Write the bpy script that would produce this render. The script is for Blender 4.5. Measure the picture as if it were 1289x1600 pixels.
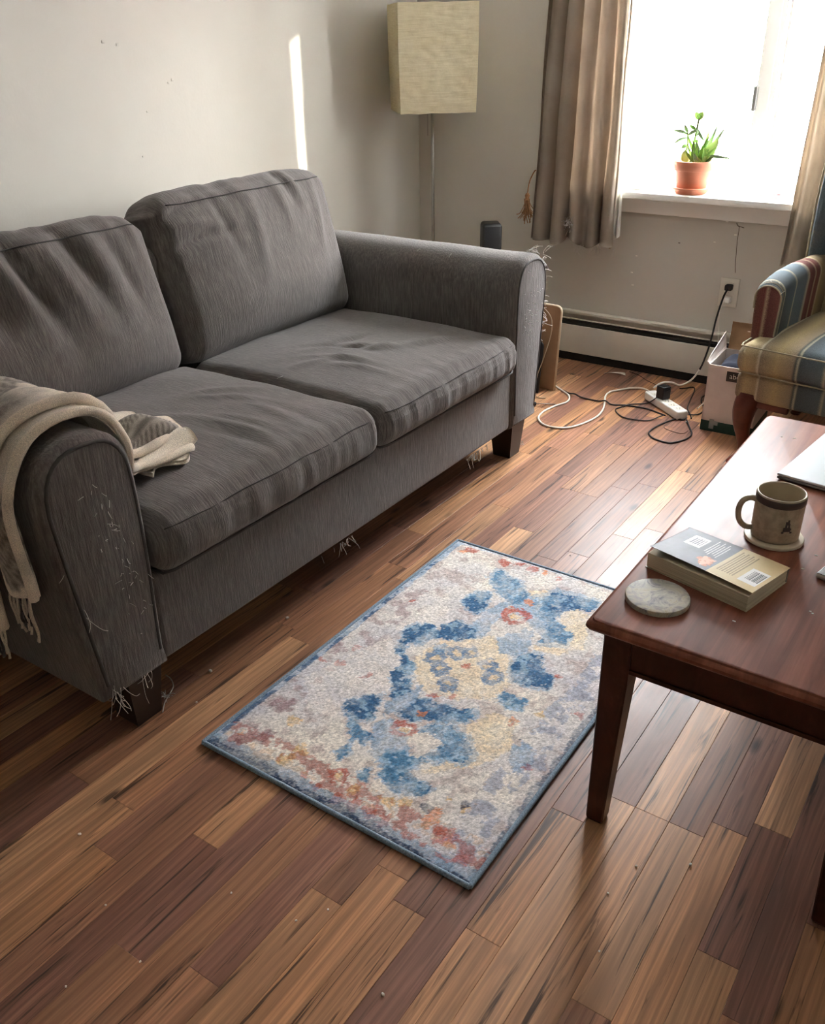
import bpy, math, random
import numpy as np
from mathutils import Matrix, Vector, noise

# ------------------------------------------------------------------ clear
for o in list(bpy.data.objects):
    bpy.data.objects.remove(o)
scene = bpy.context.scene
COL = scene.collection
random.seed(7)
rng = np.random.default_rng(7)

# ------------------------------------------------------------------ camera
F_PX, YAW, PITCH, ROLL = 1400.53, -0.6108, 0.4884, -0.0196
CAM = Vector((2.8509, -4.1986, 1.5))
cyw, syw, cp, sp = math.cos(YAW), math.sin(YAW), math.cos(PITCH), math.sin(PITCH)
fwd = Vector((syw * cp, cyw * cp, -sp))
rgt = Vector((cyw, -syw, 0.0))
upv = rgt.cross(fwd)
cr, sr = math.cos(ROLL), math.sin(ROLL)
r2 = rgt * cr + upv * sr
u2 = upv * cr - rgt * sr
cam_data = bpy.data.cameras.new('camera')
cam_data.sensor_fit = 'VERTICAL'
cam_data.sensor_height = 24.0
cam_data.lens = F_PX / 1600.0 * 24.0
cam_data.clip_start = 0.05
cam = bpy.data.objects.new('camera', cam_data)
COL.objects.link(cam)
cam.matrix_world = Matrix(((r2.x, u2.x, -fwd.x, CAM.x), (r2.y, u2.y, -fwd.y, CAM.y),
                           (r2.z, u2.z, -fwd.z, CAM.z), (0, 0, 0, 1)))
scene.camera = cam

# ------------------------------------------------------------------ world, sun, exposure
world = bpy.data.worlds.new('sky')
scene.world = world
world.use_nodes = True
bg = world.node_tree.nodes['Background']
# thin bright haze plus the clear-sky model, so the sky glows towards the low sun
sky_tex = world.node_tree.nodes.new('ShaderNodeTexSky')
sky_tex.sky_type = 'NISHITA'
sky_tex.sun_disc = False
sky_tex.sun_elevation = math.radians(17.5)
sky_tex.sun_rotation = math.radians(57.2)
sky_tex.dust_density = 3.0
sky_mix = world.node_tree.nodes.new('ShaderNodeVectorMath')
sky_mix.operation = 'MULTIPLY_ADD'
sky_mix.inputs[1].default_value = (0.05, 0.052, 0.06)
sky_mix.inputs[2].default_value = (6.7, 6.8, 6.9)
world.node_tree.links.new(sky_tex.outputs[0], sky_mix.inputs[0])
world.node_tree.links.new(sky_mix.outputs[0], bg.inputs['Color'])
bg.inputs['Strength'].default_value = 1.0

sun_d = bpy.data.lights.new('sun', 'SUN')
sun_d.energy = 1.3
sun_d.color = (1.0, 0.93, 0.74)
sun_d.angle = math.radians(0.6)
sun = bpy.data.objects.new('sun', sun_d)
COL.objects.link(sun)
sun_dir = Vector((0.841, 0.541, 0.315)).normalized()      # towards the sun
sun.rotation_euler = sun_dir.to_track_quat('Z', 'Y').to_euler()
sun.location = sun_dir * 30

portal_d = bpy.data.lights.new('window_portal', 'AREA')     # sampling portal of the window, emits nothing itself
portal_d.shape = 'RECTANGLE'
portal_d.size, portal_d.size_y = 1.36, 1.34
portal_d.cycles.is_portal = True
portal = bpy.data.objects.new('window_portal', portal_d)
COL.objects.link(portal)
portal.location = (1.68, 0.170, 1.515)
portal.rotation_euler = (math.radians(-90), 0, 0)

scene.view_settings.view_transform = 'Standard'
scene.view_settings.look = 'None'
scene.view_settings.exposure = 3.1
scene.view_settings.gamma = 1.0
scene.view_settings.use_curve_mapping = False
try:
    scene.cycles.use_denoising = True
    scene.cycles.max_bounces = 10
    scene.cycles.diffuse_bounces = 7
    scene.cycles.sample_clamp_indirect = 6.0
    scene.cycles.filter_width = 1.1
except Exception:
    pass


# ------------------------------------------------------------------ helpers
def lin(c):
    c = c / 255.0
    return c / 12.92 if c <= 0.04045 else ((c + 0.055) / 1.055) ** 2.4


def S(r, g, b):
    return (lin(r), lin(g), lin(b), 1.0)


class NT:
    """tiny node-tree builder"""
    def __init__(self, name):
        self.m = bpy.data.materials.new(name)
        self.m.use_nodes = True
        self.t = self.m.node_tree
        self.b = self.t.nodes['Principled BSDF']
        self.out = self.t.nodes['Material Output']

    def n(self, typ, **kw):
        nd = self.t.nodes.new(typ)
        for k, v in kw.items():
            if k in nd.inputs.keys():
                nd.inputs[k].default_value = v
            else:
                setattr(nd, k, v)
        return nd

    def l(self, a, b):
        self.t.links.new(a, b)

    def coord(self, which='Object', scale=(1, 1, 1), off=None, rot=(0, 0, 0)):
        tc = self.n('ShaderNodeTexCoord')
        mp = self.n('ShaderNodeMapping')
        mp.inputs['Scale'].default_value = scale
        mp.inputs['Rotation'].default_value = rot
        if off is not None:
            mp.inputs['Location'].default_value = off
        self.l(tc.outputs[which], mp.inputs['Vector'])
        return mp.outputs['Vector']

    def noise(self, vec, scale, detail=4.0, rough=0.55, dist=0.0):
        nd = self.n('ShaderNodeTexNoise')
        nd.inputs['Scale'].default_value = scale
        nd.inputs['Detail'].default_value = detail
        nd.inputs['Roughness'].default_value = rough
        nd.inputs['Distortion'].default_value = dist
        self.l(vec, nd.inputs['Vector'])
        return nd.outputs['Fac']

    def ramp(self, fac, stops, interp='LINEAR'):
        r = self.n('ShaderNodeValToRGB')
        cr_ = r.color_ramp
        cr_.interpolation = interp
        while len(cr_.elements) < len(stops):
            cr_.elements.new(0.5)
        for e, (p, c) in zip(cr_.elements, stops):
            e.position = p
            e.color = c if len(c) == 4 else (*c, 1)
        self.l(fac, r.inputs['Fac'])
        return r.outputs['Color']

    def mix(self, fac, a, b, mode='MIX'):
        m = self.n('ShaderNodeMix', data_type='RGBA', blend_type=mode)
        for sock, v in ((m.inputs[0], fac), (m.inputs[6], a), (m.inputs[7], b)):
            if hasattr(v, 'is_output'):
                self.l(v, sock)
            else:
                sock.default_value = v
        return m.outputs[2]

    def math(self, op, a, b=0.0, c=0.0):
        m = self.n('ShaderNodeMath', operation=op)
        for sock, v in zip(m.inputs, (a, b, c)):
            if hasattr(v, 'is_output'):
                self.l(v, sock)
            else:
                sock.default_value = v
        return m.outputs[0]

    def bump(self, h, strength=0.3, dist=0.01, prev=None):
        b = self.n('ShaderNodeBump')
        b.inputs['Strength'].default_value = strength
        b.inputs['Distance'].default_value = dist
        self.l(h, b.inputs['Height'])
        if prev is not None:
            self.l(prev, b.inputs['Normal'])
        self.l(b.outputs['Normal'], self.b.inputs['Normal'])
        return b.outputs['Normal']

    def base(self, c):
        if hasattr(c, 'is_output'):
            self.l(c, self.b.inputs['Base Color'])
        else:
            self.b.inputs['Base Color'].default_value = c

    def set(self, **kw):
        for k, v in kw.items():
            k = k.replace('_', ' ')
            if hasattr(v, 'is_output'):
                self.l(v, self.b.inputs[k])
            else:
                self.b.inputs[k].default_value = v
        return self


def plain(name, col, rough=0.6, metal=0.0, var=0.08, scale=20, bump=0.0, **kw):
    t = NT(name)
    f = t.noise(t.coord(), scale, 3)
    d = tuple(x * (1 - var) for x in col[:3]) + (1,)
    u = tuple(min(1, x * (1 + var)) for x in col[:3]) + (1,)
    t.base(t.ramp(f, [(0.3, d), (0.7, u)]))
    t.set(Roughness=rough, Metallic=metal, **kw)
    if bump:
        t.bump(f, bump, 0.004)
    return t.m


# ---- mesh helpers: every shape is (verts, faces)
def mk(name, vf, mat, parent=None, smooth=True, loc=None, autosmooth=None):
    V, Fc = vf
    me = bpy.data.meshes.new(name)
    me.from_pydata([tuple(map(float, v)) for v in V], [], [tuple(int(i) for i in f) for f in Fc])
    me.update()
    if smooth:
        me.polygons.foreach_set('use_smooth', [True] * len(me.polygons))
        if autosmooth:
            me.set_sharp_from_angle(angle=math.radians(autosmooth))
    if mat is not None:
        me.materials.append(mat)
    o = bpy.data.objects.new(name, me)
    COL.objects.link(o)
    if loc is not None:
        o.location = loc
    if parent is not None:
        o.parent = parent
    return o


def thing(name, label, cat, loc=(0, 0, 0), rotz=0.0, group=None):
    o = bpy.data.objects.new(name, None)
    o.empty_display_size = 0.05
    COL.objects.link(o)
    o.location = loc
    o.rotation_euler = (0, 0, rotz)
    tag(o, label, cat, group)
    return o


def tag(o, label, cat, group=None, kind=None):
    if label:
        o['label'] = label
    if cat:
        o['category'] = cat
    if group:
        o['group'] = group
    if kind:
        o['kind'] = kind
    return o


def struct(name, vf, mat, parent=None, label=None, **kw):
    o = mk(name, vf, mat, parent, **kw)
    o['kind'] = 'structure'
    if label:
        o['label'] = label
    return o


def join(*parts):
    V, Fc, n = [], [], 0
    for v, f in parts:
        v = [tuple(p) for p in v]
        V += v
        Fc += [tuple(i + n for i in q) for q in f]
        n += len(v)
    return V, Fc


def shift(vf, d):
    return [(v[0] + d[0], v[1] + d[1], v[2] + d[2]) for v in vf[0]], vf[1]


def rotz(vf, a, c=(0, 0)):
    ca, sa = math.cos(a), math.sin(a)
    return [(c[0] + (v[0] - c[0]) * ca - (v[1] - c[1]) * sa, c[1] + (v[0] - c[0]) * sa + (v[1] - c[1]) * ca, v[2]) for v in vf[0]], vf[1]


def local(vf, o):
    """world-coordinate shape -> coordinates local to thing o (translation + rotz)"""
    a = -o.rotation_euler.z
    ca, sa = math.cos(a), math.sin(a)
    L = o.location
    return [((v[0] - L.x) * ca - (v[1] - L.y) * sa, (v[0] - L.x) * sa + (v[1] - L.y) * ca, v[2] - L.z) for v in vf[0]], vf[1]


def box(x0, x1, y0, y1, z0, z1):
    V = [(x0, y0, z0), (x1, y0, z0), (x1, y1, z0), (x0, y1, z0), (x0, y0, z1), (x1, y0, z1), (x1, y1, z1), (x0, y1, z1)]
    return V, [(0, 3, 2, 1), (4, 5, 6, 7), (0, 1, 5, 4), (1, 2, 6, 5), (2, 3, 7, 6), (3, 0, 4, 7)]


def axis_pts(h, r, k, mid):
    a = [h - r + r * math.tan(math.radians(45) * i / k) for i in range(k + 1)] if r > 0 else [h]
    m = list(np.linspace(-(h - r), h - r, mid + 1))
    return np.array([-x for x in reversed(a)][:-1] + m + a[1:] if r > 0 else m)


def roundbox(c, s, r, k=2, mid=(1, 1, 1), disp=None):
    """box with rounded edges; c centre, s full size; disp(V, N, Q) -> V, Q in [-1,1]^3"""
    h = np.array(s) / 2.0
    r = min(r, *(h * 0.999))
    ax = [axis_pts(h[i], r, k, mid[i]) for i in range(3)]
    V, Fc, idx = [], [], {}

    def vid(p):
        key = (round(p[0], 6), round(p[1], 6), round(p[2], 6))
        if key not in idx:
            idx[key] = len(V)
            V.append(p)
        return idx[key]
    for d in range(3):
        a, b = (d + 1) % 3, (d + 2) % 3
        for sgn in (-1, 1):
            g = []
            for u in ax[a]:
                row = []
                for v in ax[b]:
                    p = [0, 0, 0]
                    p[d], p[a], p[b] = sgn * h[d], u, v
                    row.append(vid(p))
                g.append(row)
            for i in range(len(g) - 1):
                for j in range(len(g[0]) - 1):
                    q = (g[i][j], g[i + 1][j], g[i + 1][j + 1], g[i][j + 1])
                    Fc.append(q if sgn > 0 else q[::-1])
    P = np.array(V)
    Q = P / h
    cl = np.clip(P, -(h - r), h - r)
    D = P - cl
    N = D / np.maximum(np.linalg.norm(D, axis=1, keepdims=True), 1e-9)
    W = cl + N * r
    if disp is not None:
        W = disp(W, N, Q)
    return W + np.array(c), Fc


def spline(pts, n=8, closed=False):
    P = [np.array(p, float) for p in pts]
    out = []
    m = len(P)
    rngi = range(m if closed else m - 1)
    for i in rngi:
        p0 = P[(i - 1) % m] if (closed or i > 0) else 2 * P[0] - P[1]
        p1, p2 = P[i], P[(i + 1) % m]
        p3 = P[(i + 2) % m] if (closed or i + 2 < m) else 2 * P[-1] - P[-2]
        for k in range(n):
            t = k / n
            out.append(0.5 * ((2 * p1) + (-p0 + p2) * t + (2 * p0 - 5 * p1 + 4 * p2 - p3) * t * t + (-p0 + 3 * p1 - 3 * p2 + p3) * t ** 3))
    if not closed:
        out.append(P[-1])
    return out


def tube(pts, r, seg=6, sm=0, closed=False, rfun=None):
    P = spline(pts, sm, closed) if sm else [np.array(p, float) for p in pts]
    n = len(P)
    V, Fc = [], []
    prev = None
    for i, p in enumerate(P):
        a = P[(i - 1) % n] if (closed or i > 0) else P[0]
        b = P[(i + 1) % n] if (closed or i < n - 1) else P[-1]
        t = b - a
        t = t / max(np.linalg.norm(t), 1e-9)
        if prev is None:
            ref = np.array([0, 0, 1.0]) if abs(t[2]) < 0.9 else np.array([1.0, 0, 0])
            u = np.cross(t, ref)
        else:
            u = prev - t * (prev @ t)
        u = u / max(np.linalg.norm(u), 1e-9)
        prev = u
        w = np.cross(t, u)
        rr = r * (rfun(i / max(n - 1, 1)) if rfun else 1.0)
        for k in range(seg):
            an = 2 * math.pi * k / seg
            V.append(p + (u * math.cos(an) + w * math.sin(an)) * rr)
    for i in range(n if closed else n - 1):
        j = (i + 1) % n
        for k in range(seg):
            k2 = (k + 1) % seg
            Fc.append((i * seg + k, i * seg + k2, j * seg + k2, j * seg + k))
    if not closed:
        Fc.append(tuple(range(seg))[::-1])
        Fc.append(tuple((n - 1) * seg + k for k in range(seg)))
    return V, Fc


def lathe(prof, seg=40, c=(0, 0, 0)):
    """prof: list of (r, z); open ends at r=0 collapse"""
    V, Fc = [], []
    rows = []
    for r, z in prof:
        if r < 1e-6:
            rows.append([len(V)])
            V.append((c[0], c[1], c[2] + z))
        else:
            rows.append(list(range(len(V), len(V) + seg)))
            for k in range(seg):
                a = 2 * math.pi * k / seg
                V.append((c[0] + r * math.cos(a), c[1] + r * math.sin(a), c[2] + z))
    for A, B in zip(rows[:-1], rows[1:]):
        for k in range(seg):
            k2 = (k + 1) % seg
            if len(A) == 1 and len(B) == 1:
                continue
            if len(A) == 1:
                Fc.append((A[0], B[k2], B[k]))
            elif len(B) == 1:
                Fc.append((A[k], A[k2], B[0]))
            else:
                Fc.append((A[k], A[k2], B[k2], B[k]))
    return V, Fc


def loft(rings, cap=True, closed=True):
    n = len(rings[0])
    V = [tuple(p) for r in rings for p in r]
    Fc = []
    for i in range(len(rings) - 1):
        for k in range(n if closed else n - 1):
            k2 = (k + 1) % n
            Fc.append((i * n + k, i * n + k2, (i + 1) * n + k2, (i + 1) * n + k))
    if cap:
        Fc.append(tuple(range(n))[::-1])
        Fc.append(tuple((len(rings) - 1) * n + k for k in range(n)))
    return V, Fc


def grid(fn, nu, nv):
    V = [fn(i / nu, j / nv) for i in range(nu + 1) for j in range(nv + 1)]
    Fc = [(i * (nv + 1) + j, (i + 1) * (nv + 1) + j, (i + 1) * (nv + 1) + j + 1, i * (nv + 1) + j + 1) for i in range(nu) for j in range(nv)]
    return V, Fc


def sheet(fn, nu, nv, th):
    """a sheet with real thickness: grid offset along its normals"""
    V, Fc = grid(fn, nu, nv)
    P = np.array(V, float).reshape(nu + 1, nv + 1, 3)
    du = np.gradient(P, axis=0)
    dv = np.gradient(P, axis=1)
    N = np.cross(du, dv)
    N /= np.maximum(np.linalg.norm(N, axis=2, keepdims=True), 1e-9)
    A = (P + N * th / 2).reshape(-1, 3)
    B = (P - N * th / 2).reshape(-1, 3)
    n = len(A)
    out = list(Fc) + [tuple(i + n for i in reversed(f)) for f in Fc]
    m = nv + 1
    for i in range(nu):
        out.append((i * m, i * m + n, (i + 1) * m + n, (i + 1) * m)[::-1])
        out.append((i * m + nv, (i + 1) * m + nv, (i + 1) * m + nv + n, i * m + nv + n)[::-1])
    for j in range(nv):
        out.append((j, j + 1, j + 1 + n, j + n)[::-1])
        b = nu * m
        out.append((b + j, b + j + n, b + j + 1 + n, b + j + 1)[::-1])
    return np.vstack([A, B]), out


def paint(o, cols):
    """per-vertex colour of a printed or woven pattern"""
    at = o.data.color_attributes.new('pattern', 'FLOAT_COLOR', 'POINT')
    buf = np.ones((len(cols), 4), np.float32)
    buf[:, :3] = cols
    at.data.foreach_set('color', buf.ravel())


def nz(x, y, z=0.0):
    return noise.noise(Vector((x, y, z)))


def vnoise(P, sx, sy, sz, off=0.0):
    return np.array([noise.noise(Vector((p[0] * sx + off, p[1] * sy + off * 0.7, p[2] * sz - off))) for p in P])


def threads(spots, lo, hi, r=0.0007, drop=0.0, out=None, seed=1):
    """loose curly threads rooted at the given spots"""
    rr = random.Random(seed)
    parts = []
    for s in spots:
        s = np.array(s, float)
        L = rr.uniform(lo, hi)
        d = np.array([rr.uniform(-1, 1), rr.uniform(-1, 1), rr.uniform(-1, 1)])
        if out is not None:
            d = d * 0.8 + np.array(out)
        d[2] -= drop
        d /= np.linalg.norm(d)
        c = np.array([rr.uniform(-1, 1), rr.uniform(-1, 1), rr.uniform(-1, 0.4)]) * 0.6
        parts.append(tube([s, s + d * L * 0.35 + c * L * 0.1, s + d * L * 0.7 + c * L * 0.35, s + d * L * 0.8 + c * L * 0.7], r, 4, 3))
    return join(*parts)

# ------------------------------------------------------------------ materials
def mat_wall():
    t = NT('painted_plaster')
    v = t.coord('Object')
    big = t.noise(v, 1.3, 4)
    fine = t.noise(v, 90, 3)
    t.base(t.ramp(big, [(0.3, S(188, 184, 174)), (0.7, S(198, 194, 184))]))
    t.set(Roughness=0.6)
    n1 = t.bump(fine, 0.10, 0.003)
    t.bump(t.noise(v, 9, 3), 0.12, 0.01, n1)
    return t.m


def mat_floor(obj_colour=True):
    t = NT('laminate_strip' if obj_colour else 'laminate')
    tc = t.n('ShaderNodeTexCoord')
    oi = t.n('ShaderNodeObjectInfo')
    offs = t.n('ShaderNodeVectorMath', operation='SCALE')
    comb = t.n('ShaderNodeCombineXYZ')
    t.l(oi.outputs['Random'], comb.inputs[0]); t.l(oi.outputs['Random'], comb.inputs[1])
    comb.inputs[2].default_value = 0.3
    t.l(comb.outputs[0], offs.inputs[0])
    offs.inputs['Scale'].default_value = 53.0
    add = t.n('ShaderNodeVectorMath', operation='ADD')
    t.l(tc.outputs['Object'], add.inputs[0]); t.l(offs.outputs[0], add.inputs[1])

    def mapped(sc):
        m = t.n('ShaderNodeMapping')
        m.inputs['Scale'].default_value = sc
        t.l(add.outputs[0], m.inputs['Vector'])
        return m.outputs['Vector']
    broad = t.noise(mapped((13, 0.9, 4)), 1.6, 3, 0.5, 0.8)
    rings = t.n('ShaderNodeTexWave', wave_type='BANDS', bands_direction='X')
    rings.inputs['Scale'].default_value = 3.0
    rings.inputs['Distortion'].default_value = 9.0
    rings.inputs['Detail'].default_value = 3.0
    rings.inputs['Detail Scale'].default_value = 0.7
    t.l(mapped((6, 0.75, 2)), rings.inputs['Vector'])
    fine = t.noise(mapped((190, 3.2, 20)), 1.0, 4, 0.6, 0.3)
    streak = t.noise(mapped((45, 1.6, 5)), 1.0, 4, 0.65, 1.2)
    base = oi.outputs['Color'] if obj_colour else S(150, 106, 76)
    dark = t.mix(0.62, base, (0.032, 0.016, 0.011, 1))
    c = t.mix(t.ramp(broad, [(0.34, (0, 0, 0)), (0.68, (0.85, 0.85, 0.85))]), base, dark)
    c = t.mix(t.math('MULTIPLY', t.ramp(rings.outputs['Fac'], [(0.5, (0, 0, 0)), (0.9, (1, 1, 1))]), 0.5), c, dark)
    c = t.mix(t.math('MULTIPLY', t.ramp(fine, [(0.40, (0, 0, 0)), (0.62, (1, 1, 1))]), 0.55), c, dark)
    c = t.mix(t.math('MULTIPLY', t.ramp(streak, [(0.57, (0, 0, 0)), (0.66, (1, 1, 1))]), 0.85), c, (0.020, 0.011, 0.008, 1))
    kn = t.n('ShaderNodeTexVoronoi')
    kn.inputs['Scale'].default_value = 1.0
    t.l(mapped((9, 3.2, 3)), kn.inputs['Vector'])
    c = t.mix(t.math('MULTIPLY', t.ramp(kn.outputs['Distance'], [(0.06, (1, 1, 1)), (0.14, (0, 0, 0))]), 0.85), c, (0.02, 0.01, 0.008, 1))
    t.base(c)
    t.set(Roughness=t.ramp(t.noise(mapped((6, 5, 5)), 1.0, 3), [(0.3, (0.36,) * 3), (0.7, (0.46,) * 3)]))
    t.b.inputs['Specular IOR Level'].default_value = 0.32
    t.bump(fine, 0.22, 0.0012)
    return t.m


def mat_sofa(name='grey_chenille', stretch=(22, 240, 22)):
    t = NT(name)
    st = t.noise(t.coord('Object', stretch), 1.0, 4, 0.6, 0.25)
    fu = t.noise(t.coord('Object', (260, 420, 260)), 1.0, 2)
    big = t.noise(t.coord('Object'), 3.0, 3)
    c = t.ramp(st, [(0.25, S(60, 56, 54)), (0.5, S(92, 87, 84)), (0.78, S(128, 121, 116))])
    c = t.mix(t.math('MULTIPLY', fu, 0.45), c, S(114, 108, 104))
    c = t.mix(t.ramp(big, [(0.35, (0, 0, 0)), (0.75, (0.35, 0.35, 0.35))]), c, S(112, 107, 103))
    t.base(c)
    t.set(Roughness=0.93)
    t.b.inputs['Specular IOR Level'].default_value = 0.15
    t.b.inputs['Sheen Weight'].default_value = 0.25
    t.b.inputs['Sheen Roughness'].default_value = 0.5
    n1 = t.bump(st, 0.55, 0.004)
    t.bump(fu, 0.35, 0.002, n1)
    return t.m


def mat_pattern(name, rough=0.95, fuzz=0.5, fscale=500, bump=0.6, mixc=(0.8, 0.8, 0.8, 1)):
    t = NT(name)
    a = t.n('ShaderNodeAttribute', attribute_name='pattern')
    f = t.noise(t.coord('Object'), fscale, 3)
    g = t.ramp(f, [(0.3, (0.55, 0.55, 0.55)), (0.7, (1.35, 1.35, 1.35))])
    c = t.mix(fuzz, a.outputs['Color'], g, 'MULTIPLY')
    t.base(c)
    t.set(Roughness=rough)
    t.b.inputs['Specular IOR Level'].default_value = 0.2
    if bump:
        t.bump(f, bump, 0.003)
    return t.m


def mat_table(name, c0, c1, c2, rough=(0.34, 0.50)):
    t = NT(name)
    v = t.coord('Object', (26, 1.6, 8))
    g = t.noise(v, 1.0, 5, 0.6, 0.9)
    f = t.noise(t.coord('Object', (240, 7, 60)), 1.0, 3)
    w = t.noise(t.coord('Object'), 5, 5, 0.65)
    c = t.ramp(g, [(0.3, c0), (0.55, c1), (0.8, c2)])
    c = t.mix(t.math('MULTIPLY', f, 0.35), c, c0)
    c = t.mix(t.ramp(w, [(0.55, (0, 0, 0)), (0.8, (0.22, 0.22, 0.22))]), c, S(150, 112, 92))
    t.base(c)
    t.set(Roughness=t.ramp(w, [(0.3, (rough[0],) * 3), (0.75, (rough[1],) * 3)]))
    t.b.inputs['Specular IOR Level'].default_value = 0.16
    t.bump(f, 0.12, 0.0012)
    return t.m


def mat_cloth(name, c0, c1, transl=0.35, sc=(380, 380, 120), bump=0.25):
    t = NT(name)
    f = t.noise(t.coord('Object', sc), 1.0, 3)
    b = t.noise(t.coord('Object'), 6, 4)
    c = t.mix(t.math('MULTIPLY', f, 0.6), t.ramp(b, [(0.3, c0), (0.7, c1)]), c1)
    t.base(c)
    t.set(Roughness=0.95)
    t.b.inputs['Specular IOR Level'].default_value = 0.1
    t.bump(f, bump, 0.002)
    tr = t.n('ShaderNodeBsdfTranslucent')
    t.l(c, tr.inputs['Color'])
    mx = t.n('ShaderNodeMixShader')
    mx.inputs['Fac'].default_value = transl
    t.l(t.b.outputs[0], mx.inputs[1]); t.l(tr.outputs[0], mx.inputs[2])
    t.l(mx.outputs[0], t.out.inputs['Surface'])
    return t.m


def mat_glass():
    t = NT('window_glass')
    tr = t.n('ShaderNodeBsdfTransparent')
    gl = t.n('ShaderNodeBsdfGlossy')
    gl.inputs['Roughness'].default_value = 0.02
    sm = t.noise(t.coord('Object'), 7, 5, 0.7)
    t.l(t.ramp(sm, [(0.55, (0.97, 0.98, 0.98)), (0.75, (0.90, 0.91, 0.92))]), tr.inputs['Color'])
    lw = t.n('ShaderNodeLayerWeight')
    lw.inputs['Blend'].default_value = 0.5
    fac = t.math('MULTIPLY_ADD', t.math('POWER', lw.outputs['Facing'], 5.0), 0.7, 0.03)
    mx = t.n('ShaderNodeMixShader')
    t.l(fac, mx.inputs['Fac'])
    t.l(tr.outputs[0], mx.inputs[1]); t.l(gl.outputs[0], mx.inputs[2])
    t.l(mx.outputs[0], t.out.inputs['Surface'])
    return t.m


M = {}
M['wall'] = mat_wall()
M['strip'] = mat_floor(True)
M['floor'] = mat_floor(False)
M['sofa'] = mat_sofa()
M['sofa_side'] = mat_sofa('grey_chenille_arm', (150, 170, 18))
M['sofa_pipe'] = plain('grey_piping', S(66, 63, 61), 0.8)
M['thread'] = plain('pale_thread', S(190, 186, 180), 0.9)
M['dark_thread'] = plain('grey_thread', S(110, 104, 100), 0.9)
M['foot'] = plain('dark_stained_wood', S(40, 27, 22), 0.4)
M['white_paint'] = plain('white_paint', S(232, 231, 226), 0.42, var=0.02, scale=6)
M['vinyl'] = plain('white_vinyl', S(236, 238, 238), 0.35, var=0.01)
M['glass'] = mat_glass()
M['metal_latch'] = plain('grey_latch', S(150, 150, 150), 0.35, 0.6)
M['ceiling'] = plain('ceiling_paint', S(242, 240, 234), 0.8, var=0.02, scale=3)
M['heater'] = plain('cream_enamel', S(206, 202, 190), 0.4, var=0.04, scale=8)
M['heater_dark'] = plain('dark_fins', S(30, 29, 28), 0.6)
M['steel'] = plain('brushed_steel', S(170, 168, 164), 0.28, 1.0)
M['black'] = plain('black_plastic', S(26, 26, 28), 0.45)
M['black_gloss'] = plain('black_gloss', S(22, 23, 26), 0.22)
M['cord_black'] = plain('black_cord', S(18, 17, 20), 0.5)
M['cord_white'] = plain('white_cord', S(214, 210, 200), 0.5)
M['white_plastic'] = plain('white_plastic', S(226, 225, 220), 0.4, var=0.02)
M['outlet'] = plain('ivory_plastic', S(216, 212, 200), 0.4, var=0.02)
M['crack'] = plain('bare_plaster_crack', S(92, 80, 68), 0.9)
M['chip'] = plain('bare_plaster_chip', S(232, 228, 218), 0.9)

# ------------------------------------------------------------------ the setting
RX0, RX1, RY0, RY1, RH = 0.0, 4.1, -5.6, 0.0, 2.45
WT = 0.22
WX0, WX1, WZ0, WZ1 = 1.00, 2.36, 0.8515, 2.18       # window opening

# floor: slab, and the strips of the laminate one by one
SX0, SX1, SY0 = 0.0, 3.36, -4.30
STRIP0, SW = 1.436, 0.0759
floor = struct('floor', join(box(RX0 - WT, RX1 + WT, RY0 - WT, RY1 + WT, -0.12, -0.010),
                             box(SX1, RX1, RY0, RY1, -0.010, 0.0), box(RX0, SX1, RY0, SY0, -0.010, 0.0)),
               M['floor'], smooth=False, label='brown wood laminate floor laid towards the window')
PAL = [S(222, 170, 126), S(212, 158, 115), S(198, 143, 106), S(183, 131, 100), S(175, 125, 98), S(165, 116, 94), S(156, 111, 92), S(190, 137, 101), S(208, 152, 108), S(165, 117, 97)]
fixed = {0: -3.377, 1: -3.487, 3: -3.349, 4: -3.614, 11: -3.22, 16: -3.021, -2: -2.66, 12: -2.758, 13: -2.758, 14: -2.758}
kmin = int(math.floor((SX0 - STRIP0) / SW))
kmax = int(math.ceil((SX1 - STRIP0) / SW))
mesh_cache = {}


def strip_mesh(w, L):
    key = (round(w, 3), round(L, 3))
    if key in mesh_cache:
        return mesh_cache[key]
    g, c, d = 0.00025, 0.0007, 0.0005
    hx, hy = w / 2 - g, L / 2 - g
    rings = [[(sx * (hx - i), sy * (hy - i), z) for sx, sy in ((-1, -1), (1, -1), (1, 1), (-1, 1))] for i, z in ((0, -0.010), (0, -d), (c, 0.0))]
    V, Fc = loft(rings)
    me = bpy.data.meshes.new('floor_strip')
    me.from_pydata(V, [], Fc)
    me.materials.append(M['strip'])
    mesh_cache[key] = me
    return me


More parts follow.
